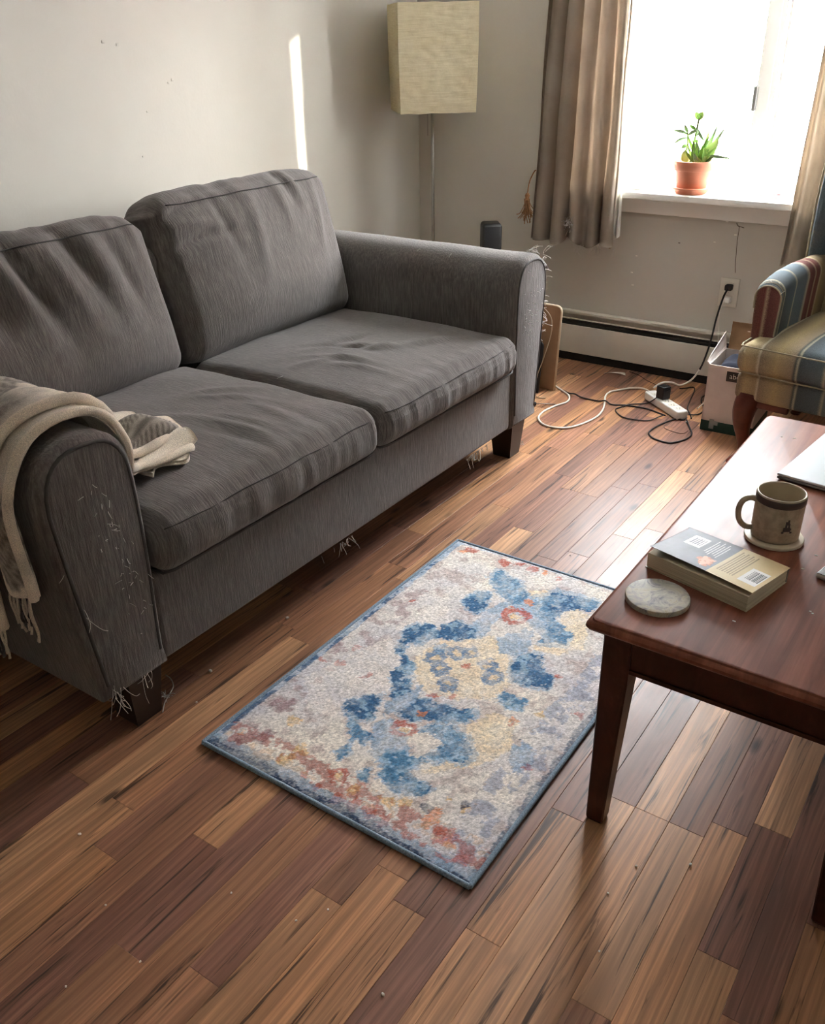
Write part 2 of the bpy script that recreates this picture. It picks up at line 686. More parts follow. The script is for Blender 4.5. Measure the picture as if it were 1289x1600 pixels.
n_strip = 0
fr = random.Random(12)
for k in range(kmin, kmax):
    x0 = max(SX0, STRIP0 + k * SW)
    x1 = min(SX1, STRIP0 + (k + 1) * SW)
    if x1 - x0 < 0.01:
        continue
    hidden = x0 < 0.30 or x0 > 2.95
    cuts = []
    ys = SY0
    if k in fixed:
        ys = fixed[k]
        cuts.append(ys)
        y = ys
        while y > SY0 + 0.5:
            y -= round(fr.choice([0.36, 0.48, 0.6, 0.72, 0.9]), 2)
            if y > SY0 + 0.15:
                cuts.append(y)
    y = ys
    while y < -0.3:
        y += fr.choice([1.6, 2.0]) if hidden else fr.choice([0.36, 0.48, 0.6, 0.66, 0.78, 0.9, 1.1])
        if y < -0.18:
            cuts.append(y)
    if ys == SY0 and not hidden:
        sh = fr.uniform(0.0, 0.3)
        cuts = [c - sh for c in cuts if c - sh > SY0 + 0.1]
    cuts = [SY0] + sorted(cuts) + [0.0]
    last = None
    for a, b in zip(cuts[:-1], cuts[1:]):
        me = strip_mesh(x1 - x0, b - a)
        o = bpy.data.objects.new('floor_strip', me)
        COL.objects.link(o)
        o.location = ((x0 + x1) / 2, (a + b) / 2, 0)
        o.parent = floor
        c = fr.choice(PAL)
        while c == last:
            c = fr.choice(PAL)
        last = c
        q = fr.uniform(0.86, 1.1)
        o.color = (c[0] * q, c[1] * q, c[2] * q, 1)
        n_strip += 1
print('floor strips', n_strip)

wall_left = struct('wall_left', box(-WT, 0, RY0 - WT, WT, 0, RH), M['wall'], smooth=False, label='off-white painted wall behind the sofa')
wall_back = struct('wall_back', join(box(0, WX0, 0, WT, 0, RH), box(WX1, RX1, 0, WT, 0, RH), box(WX0, WX1, 0, WT, 0, WZ0 - 0.03), box(WX0, WX1, 0, WT, WZ1, RH)),
                   M['wall'], smooth=False, label='off-white painted window wall with hairline cracks')
struct('wall_right', box(RX1, RX1 + WT, RY0 - WT, WT, 0, RH), M['wall'], smooth=False)
struct('wall_front', box(0, RX1, RY0 - WT, RY0, 0, RH), M['wall'], smooth=False)
struct('ceiling', box(-WT, RX1 + WT, RY0 - WT, WT, RH, RH + 0.15), M['ceiling'], smooth=False)

# cracks and chips in the plaster under the window
crack = join(tube([(1.697, -0.0002, 0.742), (1.705, -0.0002, 0.730), (1.716, -0.0002, 0.727), (1.733, -0.0002, 0.723)], 0.0016, 4, 4),
             tube([(1.712, -0.0002, 0.728), (1.712, -0.0002, 0.66), (1.716, -0.0002, 0.60), (1.719, -0.0002, 0.56), (1.724, -0.0002, 0.525)], 0.0013, 4, 4))
mk('plaster_crack', crack, M['crack'], wall_back)
for i, (cx, cz, rr) in enumerate([(1.655, 0.744, 0.006), (1.612, 0.650, 0.0045), (1.700, 0.690, 0.005), (1.250, 0.55, 0.004), (1.45, 0.63, 0.004), (1.235, 0.47, 0.005), (1.245, 0.41, 0.005)]):
    mk('plaster_chip', roundbox((cx, -0.0004, cz), (rr * 2.2, 0.0016, rr), 0.0007, 2), M['chip'] if i != 4 else M['crack'], wall_back)
for (py, pz, rr) in [(-1.93, 1.50, 0.006), (-1.87, 1.49, 0.006), (-1.66, 1.36, 0.005), (-1.64, 1.37, 0.006), (-1.83, 1.12, 0.004), (-1.78, 1.27, 0.004)]:
    mk('paint_blister', roundbox((0.0005, py, pz), (0.004, rr * 2.0, rr * 1.6), 0.0019, 3), M['wall'], wall_left)

# window
win = thing('window_1', 'white vinyl sliding window with painted sill and bright daylight behind', None, (1.73, 0.13, 0.85))
win['kind'] = 'structure'


def wpart(name, vf, mat, parent=None, **kw):
    p = parent or win
    o = mk(name, local(vf, win) if p is win else vf, mat, p, **kw)
    return o


FY0, FY1 = 0.115, 0.205
wpart('window_frame', join(roundbox((WX0 + 0.012, 0.11, (WZ0 + WZ1) / 2), (0.028, 0.09, WZ1 - WZ0), 0.004), roundbox((WX1 - 0.012, 0.11, (WZ0 + WZ1) / 2), (0.028, 0.09, WZ1 - WZ0), 0.004),
                           roundbox(((WX0 + WX1) / 2, 0.11, WZ0 + 0.014), (WX1 - WX0 - 0.052, 0.087, 0.03), 0.004), roundbox(((WX0 + WX1) / 2, 0.11, WZ1 - 0.014), (WX1 - WX0 - 0.052, 0.087, 0.03), 0.004)), M['vinyl'], autosmooth=40)
# fixed sash on the left, sliding sash on the right, their stiles meeting in the middle


def sash(name, x0, x1, yc, st):
    z0, z1 = WZ0 + 0.024, WZ1 - 0.024
    return wpart(name, join(roundbox((x0 + st / 2, yc, (z0 + z1) / 2), (st, 0.034, z1 - z0), 0.004), roundbox((x1 - st / 2, yc, (z0 + z1) / 2), (st, 0.034, z1 - z0), 0.004),
                            roundbox(((x0 + x1) / 2, yc, z0 + 0.017), (x1 - x0 - 2 * st + 0.004, 0.031, 0.034), 0.004), roundbox(((x0 + x1) / 2, yc, z1 - 0.017), (x1 - x0 - 2 * st + 0.004, 0.031, 0.034), 0.004)), M['vinyl'], autosmooth=40)


sash('sash', WX0 + 0.01, 1.750, 0.131, 0.026)
sash('sash', 1.678, WX1 - 0.01, 0.088, 0.058)
wpart('glazing_bead', join(box(1.736, 1.756, 0.073, 0.101, WZ0 + 0.06, WZ1 - 0.06), box(1.768, 1.778, 0.066, 0.079, WZ0 + 0.06, WZ1 - 0.06)), M['vinyl'], smooth=False)
wpart('pane', box(WX0 + 0.03, 1.728, 0.1295, 0.1325, WZ0 + 0.05, WZ1 - 0.05), M['glass'], smooth=False)
wpart('pane', box(1.732, WX1 - 0.06, 0.0865, 0.0895, WZ0 + 0.05, WZ1 - 0.05), M['glass'], smooth=False)
wpart('window_latch', roundbox((1.680, 0.062, 1.24), (0.018, 0.022, 0.10), 0.007, 3), M['metal_latch'])
wpart('window_sill', roundbox(((WX0 + WX1) / 2, 0.025, WZ0 - 0.015), (WX1 - WX0 + 0.14, 0.23, 0.03), 0.005), M['white_paint'], autosmooth=40)
wpart('sill_apron', join(roundbox(((WX0 + WX1) / 2, -0.011, 0.787), (WX1 - WX0 + 0.10, 0.022, 0.075), 0.004)), M['white_paint'], autosmooth=40)
wpart('window_reveal', join(box(WX0 - 0.001, WX0 + 0.004, 0.0, 0.08, WZ0, WZ1), box(WX1 - 0.004, WX1 + 0.001, 0, 0.08, WZ0, WZ1), box(WX0, WX1, 0, 0.08, WZ1 - 0.004, WZ1 + 0.001)), M['white_paint'], smooth=False)

# ------------------------------------------------------------------ baseboard heater
ht = thing('baseboard_heater', 'long cream metal baseboard heater along the window wall', 'heater', (1.6, -0.03, 0))
HX0, HX1 = 0.06, 3.5


def hp(name, vf, m, **kw):
    return mk(name, local(vf, ht), m, ht, **kw)


hp('back_plate', box(HX0, HX1, -0.012, -0.0005, 0.02, 0.245), M['heater'], smooth=False)
hp('heating_fins', box(HX0 + 0.01, HX1 - 0.01, -0.052, -0.012, 0.05, 0.20), M['heater_dark'], smooth=False)
hp('front_panel', roundbox(((HX0 + HX1) / 2, -0.0625, 0.116), (HX1 - HX0, 0.007, 0.144), 0.003), M['heater'], autosmooth=40)
hp('top_hood', join(roundbox(((HX0 + HX1) / 2, -0.019, 0.247), (HX1 - HX0, 0.036, 0.005), 0.002), roundbox(((HX0 + HX1) / 2, -0.0355, 0.2425), (HX1 - HX0, 0.004, 0.013), 0.0015)), M['heater'], autosmooth=40)
hp('damper_blade', rotz(roundbox(((HX0 + HX1) / 2, -0.052, 0.2165), (HX1 - HX0 - 0.02, 0.010, 0.005), 0.002), 0), M['heater'], autosmooth=40)
hp('toe_gap', box(HX0, HX1, -0.050, -0.002, 0.0005, 0.044), M['heater_dark'], smooth=False)

# ------------------------------------------------------------------ sofa
SO = thing('sofa', 'worn charcoal grey two-seat fabric sofa against the wall', 'sofa', (0.82, -2.22, 0))


def sp_(name, vf, m, parent=None, **kw):
    return mk(name, local(vf, SO), m, parent or SO, **kw)


sp_('base_frame', roundbox((0.815, -2.228, 0.275), (1.03, 1.74, 0.245), 0.02, 3), M['sofa'])
sp_('back_frame', roundbox((0.37, -2.228, 0.54), (0.22, 1.74, 0.74), 0.05, 4), M['sofa_side'])


def ridges(a, b, lst):
    out = np.zeros_like(a)
    for (ca, cb, ang, L, w, amp, curv) in lst:
        da, db = a - ca, b - cb
        c, s = math.cos(math.radians(ang)), math.sin(math.radians(ang))
        u, v = da * c + db * s, -da * s + db * c
        v = v + curv * u * u
        out += amp * np.exp(-(u / L) ** 2 - (v / w) ** 2)
    return out


def seat_disp(h, lst, seed, left):
    def f(V, N, Q):
        W = V.copy()
        top = np.clip(N[:, 2], 0, 1)
        front = np.clip(N[:, 0], 0, 1)
        x, y = V[:, 0], V[:, 1]
        crown = 0.024 * (1 - np.clip(np.abs(Q[:, 0]), 0, 1) ** 3) * (1 - np.clip(np.abs(Q[:, 1]), 0, 1) ** 3)
        W[:, 2] += crown * top
        # plump front
        W[:, 0] += front * 0.012 * (1 - Q[:, 1] ** 4) * (1 - Q[:, 2] ** 2)
        r = ridges(x, y, lst)
        n1 = vnoise(V, 6, 6, 6, seed)
        n2 = vnoise(V, 5, 30, 4, seed + 9)
        n3 = vnoise(V, 9, 62, 6, seed + 3)
        nearfront = np.exp(-((Q[:, 0] - 1) / 0.30) ** 2)
        W[:, 2] += top * (1.3 * r + 0.007 * n1 + nearfront * (0.005 * n2))
        W[:, 0] += front * (0.004 * n1 + 0.0055 * n2 * (Q[:, 2] < 0.85) + 0.002 * n3)
        # stitched seam just below the top front edge
        seam = np.exp(-((V[:, 2] - h * 0.20) / 0.006) ** 2) * (N[:, 0] > 0.4)
        W[:, 0] -= 0.0035 * seam
        return W
    return f


seat_geo = {}


def seat(y0, y1, lst, seed, left, z1):
    c = (0.955, (y0 + y1) / 2, (0.388 + z1) / 2)
    s = (0.83, y1 - y0, z1 - 0.388)
    vf = roundbox(c, s, 0.055, 7, (56, 60, 6), seat_disp(s[2], lst, seed, left))
    o = sp_('seat_cushion', vf, M['sofa'])
    V = np.array(vf[0])
    # piped seam along the front
    pts = []
    for t in np.linspace(y0 + 0.03, y1 - 0.03, 40):
        d = np.abs(V[:, 1] - t) + 2.0 * np.abs(V[:, 2] - (c[2] + s[2] * 0.33)) - 0.5 * (V[:, 0] > 1.2)
        i = int(np.argmin(d))
        pts.append((V[i, 0] + 0.0012, t, c[2] + s[2] * 0.33 + 0.002 * math.sin(t * 31)))
    sm = [pts[0]] + [tuple(np.mean(np.array(pts[i - 1:i + 2]), axis=0)) for i in range(1, 39)] + [pts[-1]]
    mk('seam', local(tube(sm, 0.0016, 5), SO), M['sofa_pipe'], o)
    # lower welt
    mk('welt', local(tube([(1.290, y0 + 0.010, 0.400), (1.345, y0 + 0.014, 0.400), (1.356, y0 + 0.04, 0.400)] + [(1.357, t, 0.400) for t in np.linspace(y0 + 0.08, y1 - 0.08, 10)] + [(1.356, y1 - 0.04, 0.400), (1.345, y1 - 0.014, 0.400), (1.290, y1 - 0.010, 0.400)], 0.0035, 6), SO), M['sofa_pipe'], o)
    return o


# ridge entries are in cushion-local x (depth) and y (width): (x, y, angle, length, width, amplitude, curvature)
sR = seat(-2.226, -1.372, [(-0.02, -0.06, 20, 0.10, 0.020, -0.012, 2), (0.02, -0.02, 30, 0.13, 0.016, 0.008, 2), (0.10, 0.00, 50, 0.16, 0.014, 0.006, -2), (0.16, 0.04, 55, 0.16, 0.014, 0.006, -2),
                           (0.05, -0.16, 15, 0.12, 0.018, 0.007, 1.5), (0.12, -0.17, 10, 0.12, 0.015, -0.006, 1.5), (0.17, -0.2, 12, 0.10, 0.014, 0.006, 1), (0.0, -0.24, 60, 0.10, 0.02, 0.006, 1),
                           (0.20, 0.12, 60, 0.13, 0.013, 0.005, -2), (-0.05, 0.02, 75, 0.07, 0.015, -0.009, 0), (0.24, 0.2, 70, 0.1, 0.014, 0.004, 0)], 3.1, False, 0.532)
sL = seat(-3.083, -2.229, [(0.06, 0.05, 20, 0.14, 0.016, 0.006, 1), (0.11, 0.08, 15, 0.14, 0.014, -0.006, 1), (0.15, 0.10, 12, 0.14, 0.014, 0.006, 1), (0.20, 0.06, 8, 0.14, 0.014, 0.006, 1), (0.25, 0.02, 5, 0.12, 0.013, -0.005, 1),
                           (-0.05, 0.25, 50, 0.10, 0.02, 0.006, 1), (0.02, 0.22, 30, 0.12, 0.018, 0.006, 1), (0.20, 0.20, -10, 0.12, 0.016, 0.006, 0), (0.28, 0.24, -5, 0.10, 0.014, -0.005, 0)], 8.4, True, 0.540)


def back_disp(w, h, lst, seed):
    def f(V, N, Q):
        W = V.copy()
        fr_ = np.clip(N[:, 0], 0, 1)
        a, b = V[:, 1], V[:, 2]
        q1, q2 = np.clip(np.abs(Q[:, 1]), 0, 1), np.clip(np.abs(Q[:, 2]), 0, 1)
        bulge = (1 - q1 ** 2.6) * (1 - q2 ** 2.6)
        W[:, 0] += fr_ * (0.055 * bulge + 0.022 * (1 - q1 ** 3) * np.exp(-((Q[:, 2] + 0.45) / 0.45) ** 2))
        n1 = vnoise(V, 4, 5, 4, seed)
        n2 = vnoise(V, 4, 17, 3.0, seed + 5)
        topz = np.exp(-((Q[:, 2] - 1.0) / 0.30) ** 2)
        W[:, 0] += fr_ * (1.45 * ridges(a, b, lst) + 0.009 * n1 + 0.011 * n2 * topz)
        W[:, 2] += np.clip(N[:, 2], 0, 1) * (0.018 * (1 - q1 ** 4) + 0.008 * n2 + 0.006 * n1)
        # corner pinch
        W[:, 2] -= np.clip(N[:, 2], 0, 1) * 0.03 * q1 ** 8
        # seam line between the front panel and the boxing
        return W
    return f


def back(y0, y1, xb, zb, h, tilt, lst, seed, th=0.20):
    w = y1 - y0
    vf = roundbox((0, 0, h / 2), (th, w, h), 0.062, 7, (3, 60, 44), back_disp(w, h, lst, seed))
    V = np.array(vf[0])
    c, s = math.cos(tilt), math.sin(tilt)
    X = V[:, 0] * c - V[:, 2] * s
    Z = V[:, 0] * s + V[:, 2] * c
    Wd = np.stack([xb + X, (y0 + y1) / 2 + V[:, 1], zb + Z], axis=1)
    o = sp_('back_cushion', (Wd, vf[1]), M['sofa'])
    # seam near the top of the front panel
    k = h - 0.035
    pts = []
    for t in np.linspace(-w / 2 + 0.06, w / 2 - 0.06, 36):
        m = (np.abs(V[:, 1] - t) < 0.035) & (V[:, 0] > 0.01)
        d = np.abs(V[:, 1] - t) + np.abs(V[:, 2] - k) + (V[:, 0] < 0.01)
        i = int(np.argmin(d))
        pts.append((V[i, 0], t, V[i, 2]))
    pts = [pts[0]] + [tuple(np.mean(np.array(pts[i - 1:i + 2]), axis=0)) for i in range(1, 35)] + [pts[-1]]
    pts = [(p[0] + 0.0035, p[1], p[2] + 0.0015) for p in pts]
    q = [(xb + p[0] * c - p[2] * s, (y0 + y1) / 2 + p[1], zb + p[0] * s + p[2] * c) for p in pts]
    mk('seam', local(tube(q, 0.0022, 5), SO), M['sofa_pipe'], o)
    return o


# (y, z, angle, length, width, amplitude, curvature); angle 90 runs up the cushion
back(-2.238, -1.362, 0.515, 0.510, 0.545, math.radians(14),
     [(0.17, 0.30, 100, 0.12, 0.020, -0.016, 0), (0.21, 0.30, 100, 0.12, 0.018, 0.010, 0), (0.12, 0.22, 95, 0.12, 0.02, 0.008, 0), (-0.18, 0.18, 100, 0.14, 0.02, -0.008, 0),
      (-0.32, 0.22, 8, 0.10, 0.014, -0.012, 1), (-0.30, 0.12, 8, 0.12, 0.014, -0.013, 1), (-0.33, 0.17, 5, 0.08, 0.014, 0.008, 1), (-0.05, 0.12, 80, 0.16, 0.03, 0.008, 0), (0.30, 0.1, 80, 0.12, 0.02, 0.008, 0)], 2.2)
back(-3.085, -2.262, 0.520, 0.510, 0.512, math.radians(15),
     [(-0.08, 0.15, 105, 0.17, 0.028, -0.022, 0), (-0.14, 0.16, 105, 0.17, 0.03, 0.014, 0), (0.02, 0.14, 105, 0.16, 0.028, 0.012, 0), (0.10, 0.16, 105, 0.15, 0.024, -0.015, 0), (0.17, 0.15, 100, 0.15, 0.03, 0.010, 0),
      (-0.24, 0.18, 105, 0.18, 0.03, -0.022, 0), (-0.31, 0.18, 100, 0.2, 0.03, 0.012, 0), (0.25, 0.10, 100, 0.10, 0.025, -0.013, 0), (0.33, 0.2, 95, 0.12, 0.02, 0.008, 0)], 6.6)


def arm_profile(n=14):
    """inner face at 0, outer to +w; returns (d, z) going inner-bottom -> top -> outer-bottom"""
    P = []
    for z in np.linspace(0.150, 0.655, 10):
        P.append((0.004 * math.sin(z * 9), z))
    for i in range(1, n):
        a = math.pi * (1 - i / n)
        ca, sa = math.cos(a), math.sin(a)
        e = 0.80
        P.append((0.122 + 0.122 * math.copysign(abs(ca) ** e, ca), 0.655 + 0.140 * abs(sa) ** e))
    for z in np.linspace(0.655, 0.150, 12):
        t = (0.655 - z) / 0.505
        P.append((0.244 - 0.052 * t ** 1.1, z))
    return P


def arm(yi, sgn, name):
    P = arm_profile()
    n = len(P)
    A = np.array(P)
    T = np.roll(A, -1, 0) - np.roll(A, 1, 0)
    Nn = np.stack([-T[:, 1], T[:, 0]], 1)
    Nn /= np.maximum(np.linalg.norm(Nn, axis=1, keepdims=True), 1e-9)
    cen = A.mean(0)
    if ((A - cen) * Nn).sum() < 0:
        Nn = -Nn

    def ring(x, ins, puff=0.0):
        return [(x, yi + sgn * (A[i, 0] - Nn[i, 0] * ins), max(0.15, A[i, 1] - Nn[i, 1] * ins)) for i in range(n)]
    xs = list(np.linspace(0.32, 1.315, 30))
    rings = [ring(0.30, 0.02)] + [ring(x, 0.0025 * nz(x * 7, yi) + 0.003 * nz(x * 2, 4 + yi)) for x in xs]
    for i in range(1, 5):
        a = math.radians(90) * i / 4
        rings.append(ring(1.315 + 0.026 * math.sin(a), 0.026 * (1 - math.cos(a))))
    vf = loft(rings)
    if sgn < 0:
        vf = (vf[0], [f[::-1] for f in vf[1]])
    o = sp_('arm', vf, M['sofa_side'], autosmooth=40)
    pr = ring(1.338, 0.019)
    mk('piping', local(tube(pr[1:-1], 0.0048, 7), SO), M['sofa_pipe'], o)
    return o


arm_r = arm(-1.368, 1, 'arm')
arm_l = arm(-3.087, -1, 'arm')


def foot(cx, cy):
    rings = []
    for z, k in ((0.0, 0.036), (0.004, 0.038), (0.155, 0.052)):
        rings.append([(cx + sx * k, cy + sy * k, z) for sx, sy in ((-1, -1), (1, -1), (1, 1), (-1, 1))])
    sp_('foot', loft(rings), M['foot'], smooth=False)


for fx, fy in ((1.265, -3.150), (1.265, -1.265), (0.36, -3.150), (0.36, -1.265)):
    foot(fx, fy)

# fraying: claw-picked threads on both arms and along the lower edge
rr = random.Random(5)
spots = []
for i in range(46):
    t = rr.random()
    spots.append((1.352, -3.205 + 0.05 * t + rr.gauss(0, 0.020), 0.66 - 0.30 * t + rr.gauss(0, 0.04)))
o = mk('frayed_threads', local(threads(spots, 0.004, 0.020, 0.0009, 0.5, (0.6, 0, 0), 3), SO), M['thread'], arm_l)
o['kind'] = 'stuff'
spots = [(1.34, -3.245 + rr.gauss(0, 0.012), 0.17 + rr.gauss(0, 0.01)) for _ in range(12)] + [(1.34, -3.16 + rr.gauss(0, 0.008), 0.165) for _ in range(5)] + \
        [(1.335, -3.285, 0.60), (1.335, -3.285, 0.56), (1.335, -3.288, 0.50), (1.335, -3.286, 0.43), (1.338, -3.284, 0.40)]
o = mk('frayed_threads', local(threads(spots, 0.03, 0.065, 0.0009, 1.2, (0.3, -0.1, -0.3), 4), SO), M['thread'], arm_l)
o['kind'] = 'stuff'
spots = []
for i in range(60):
    spots.append((1.353, -1.27 + rr.gauss(0, 0.035), 0.60 + rr.gauss(0, 0.06)))
o = mk('frayed_threads', local(threads(spots, 0.003, 0.012, 0.0012, 0.4, (0.8, 0.2, 0), 6), SO), M['thread'], arm_r)
o['kind'] = 'stuff'
spots = [(1.325, -1.13 - rr.random() * 0.02, 0.80 - 0.34 * rr.random()) for _ in range(50)] + [(1.30, -1.21 + rr.gauss(0, 0.015), 0.80) for _ in range(16)]
o = mk('frayed_threads', local(threads(spots, 0.015, 0.050, 0.0010, 0.3, (0.2, 0.7, 0.2), 8), SO), M['thread'], arm_r)
o['kind'] = 'stuff'
# torn flap on the outer edge of the far arm
mk('torn_flap', local(sheet(lambda u, v: (1.325 - 0.02 * v, -1.128 + 0.055 * u, 0.735 - 0.02 * u + (0.034 * (1 - u)) * (v - 0.5) + 0.012 * math.sin(5 * u)), 8, 4, 0.003), SO), M['dark_thread'], arm_r)
spots = [(1.333, -1.62 + rr.gauss(0, 0.05), 0.158) for _ in range(26)] + [(1.333, -2.38 + rr.gauss(0, 0.03), 0.158) for _ in range(16)] + [(1.333, -2.50, 0.158)]
bf = [c for c in SO.children if c.name.startswith('base_frame')][0]
o = mk('frayed_threads', local(threads(spots, 0.012, 0.045, 0.0009, 1.1, (0.3, 0, -0.2), 9), SO), M['thread'], bf)
o['kind'] = 'stuff'
o = mk('lint', local(threads([(1.05, -1.36, 0.775), (0.72, -1.30, 0.803), (0.70, -1.28, 0.803), (0.95, -2.19, 0.547), (1.15, -2.16, 0.545), (0.9, -1.35, 0.78)], 0.02, 0.035, 0.0010, 0, (0, -0.4, 0.6), 11), SO), M['thread'], SO)
o['kind'] = 'stuff'

# ------------------------------------------------------------------ throw blanket over the near arm
def mat_throw():
    t = NT('woven_throw')
    a = t.n('ShaderNodeAttribute', attribute_name='pattern')
    v = t.coord('Object', (520, 520, 520))
    f = t.noise(v, 1.0, 2)
    c = t.mix(0.6, a.outputs['Color'], t.ramp(f, [(0.3, (0.5, 0.5, 0.5)), (0.7, (1.4, 1.4, 1.4))]), 'MULTIPLY')
    t.base(c)
    t.set(Roughness=0.95)
    t.b.inputs['Specular IOR Level'].default_value = 0.1
    t.b.inputs['Sheen Weight'].default_value = 0.3
    t.bump(f, 0.7, 0.003)
    return t.m


M['throw'] = mat_throw()
BL = thing('throw_blanket', 'cream and charcoal woven throw blanket draped over the near sofa arm', 'blanket', (1.05, -3.10, 0.55))
# path across the arm: d = distance outside inner face; from the seat, over the arm, down outside
pathA = spline([(-0.33, 0.562), (-0.24, 0.575), (-0.13, 0.585), (-0.045, 0.62), (-0.018, 0.70), (0.02, 0.775), (0.075, 0.815), (0.15, 0.817), (0.215, 0.785), (0.262, 0.70), (0.268, 0.60), (0.262, 0.48), (0.255, 0.36)], 8)
cum = np.concatenate([[0], np.cumsum([np.linalg.norm(b - a) for a, b in zip(pathA[:-1], pathA[1:])])])
cum /= cum[-1]
pA = np.array(pathA)


def on_path(s):
    return float(np.interp(s, cum, pA[:, 0])), float(np.interp(s, cum, pA[:, 1]))


def throw_cols(U, dark_shift):
    cream, gry, chr_ = np.array(S(240, 230, 213)[:3]), np.array(S(172, 162, 150)[:3]), np.array(S(72, 66, 62)[:3])
    out = []
    for (s, x) in U:
        n = nz(x * 9 + dark_shift, s * 4.0, 2.0) + 0.5 * nz(x * 23, s * 12, 5 + dark_shift)
        k = min(1, max(0, (n + 0.05) * 4))
        c = cream * (1 - k * 0.42) + gry * (k * 0.42)
        blob = nz(x * 7.5 + 3 + dark_shift, s * 5.0 + 1.0, 9.0)
        if blob > 0.14:
            hb = 0.5 + 0.5 * math.sin(s * 260 + 60 * abs(((x * 24) % 1) - 0.5))
            c = c * (1 - 0.5 - 0.4 * hb) + chr_ * (0.5 + 0.4 * hb)
        if 0.47 < s < 0.68 and 1.08 < x < 1.232:
            e = min(1, max(0, (1.232 - x) / 0.03)) * min(1, max(0, (x - 1.08) / 0.05)) * min(1, max(0, 1 - ((s - 0.575) / 0.10) ** 2 + 0.5 * nz(x * 30, s * 30, 7)))
            sp_k = 0.55 + 0.45 * math.copysign(1, nz(x * 160, s * 160, 3))
            c = c * (1 - 0.85 * e) + (chr_ * (1 - 0.4 * sp_k) + gry * 0.4 * sp_k) * 0.85 * e
        if s > 0.63 and x < 1.19:
            hb = 0.5 + 0.5 * math.sin(s * 300 + 40 * abs(((x * 16) % 1) - 0.5))
            c = (chr_ * 1.3) * (0.45 + 0.55 * hb) + gry * 0.5 * (1 - hb)
        out.append(c)
    return np.array(out)


def throw_layer(name, x0f, x1f, lift, nu, nv, seed, th=0.010, s0=0.0, s1=1.0):
    UV = []

    def fn(u, v):
        s = s0 + (s1 - s0) * u
        d, z = on_path(s)
        xa, xb = x0f(s), x1f(s)
        x = xa + (xb - xa) * v
        # wrinkles: outward from the arm
        tz = np.interp(s, [0, 0.25, 0.4, 0.62, 0.7, 1.0], [1, 0.5, 0.0, 0.0, -1, -1])
        w = 0.011 * math.sin(x * 38 + 3 * s + seed) * (0.3 + abs(tz)) + 0.012 * nz(x * 9, s * 6, seed) + 0.006 * nz(x * 24, s * 14, seed)
        if s < 0.24:
            w += 0.030 * math.exp(-((x - 0.95 - 0.9 * (0.24 - s)) / 0.05) ** 2) + 0.022 * math.exp(-((x - 1.12 + 0.4 * (0.24 - s)) / 0.035) ** 2)
        off = lift + max(-0.004, w)
        e = 0.004
        d1, z1 = on_path(max(0, s - e)); d2, z2 = on_path(min(1, s + e))
        td, tzz = d2 - d1, z2 - z1
        L = math.hypot(td, tzz) or 1
        nd, nzv = -tzz / L, td / L
        return (x + 0.006 * nz(s * 8, x * 3, seed), -3.087 - (d + nd * off), z + nzv * off)
    V, Fc = sheet(fn, nu, nv, th)
    for rep in range(2):
        for i in range(nu + 1):
            for j in range(nv + 1):
                s = s0 + (s1 - s0) * i / nu
                UV.append((s, x0f(s) + (x1f(s) - x0f(s)) * j / nv))
    o = mk(name, local((V, Fc), BL), M['throw'], BL)
    paint(o, throw_cols(UV, seed))
    return o


lowf = lambda s: float(np.interp(s, [0, 0.10, 0.2, 0.26, 0.35, 0.5, 0.62, 0.7, 0.85, 1.0], [1.18, 1.20, 1.20, 1.24, 1.285, 1.300, 1.290, 1.29, 1.30, 1.285]))
upf = lambda s: float(np.interp(s, [0, 0.12, 0.22, 0.3, 0.4, 0.5, 0.62, 0.75, 1.0], [1.12, 1.15, 1.17, 1.20, 1.245, 1.262, 1.245, 1.20, 1.165]))
backf = lambda s: float(np.interp(s, [0, 0.15, 0.3, 0.5, 1.0], [0.80, 0.74, 0.72, 0.70, 0.80]))
throw_layer('lower_fold', lambda s: lowf(s) - 0.09, lowf, 0.008, 90, 12, 2.0, 0.012, 0.02, 0.90)
throw_layer('upper_fold', backf, upf, 0.026, 150, 70, 5.0, 0.012, 0.0, 1.0)
# rolled hems on the visible edges
def hem(f, s0, s1, lift, r, name, seed):
    pts = []
    for s in np.linspace(s0, s1, 40):
        d, z = on_path(s)
        d1, z1 = on_path(max(0, s - 0.01)); d2, z2 = on_path(min(1, s + 0.01))
        L = math.hypot(d2 - d1, z2 - z1)
        nd, nv_ = -(z2 - z1) / L, (d2 - d1) / L
        k = lift + 0.004 * nz(s * 9, seed)
        pts.append((f(s) + 0.004 * nz(s * 7, seed + 2), -3.087 - (d + nd * k), z + nv_ * k))
    o = mk(name, local(tube(pts, r, 8), BL), M['throw'], BL)
    cols = []
    for i in range(40):
        dk = nz(i * 0.35, seed, 1.0)
        c = np.array(S(232, 220, 200)[:3]) * (1.0 if dk < 0.2 else 0.75)
        cols += [c] * 8
    paint(o, np.array(cols))


hem(lowf, 0.04, 0.90, 0.014, 0.011, 'hem', 1.0)
hem(upf, 0.02, 1.0, 0.034, 0.012, 'hem', 4.0)
# folded corner lying on the seat
def tongue(u, v):
    x = 0.80 + 0.40 * u + 0.02 * math.sin(7 * v)
    y = -2.80 - 0.13 * v + 0.02 * math.sin(5 * u) - 0.05 * (1 - u) * (v)
    ht_ = 0.585 + 0.030 * math.sin(math.pi * v) * (0.5 + 0.5 * math.sin(9 * u + 1.2)) + 0.012 * nz(u * 5, v * 3, 3) - 0.028 * v - 0.015 * u
    return (x, y, max(0.572, ht_))


V_, F_ = sheet(tongue, 36, 16, 0.012)
o = mk('seat_fold', local((V_, F_), BL), M['throw'], BL)
paint(o, throw_cols([(0.04 + 0.010 * (i % 17), 0.8 + 0.4 * ((i // 17) % 37) / 36) for i in range(len(V_))], 5.0))
# fringe
rr = random.Random(21)


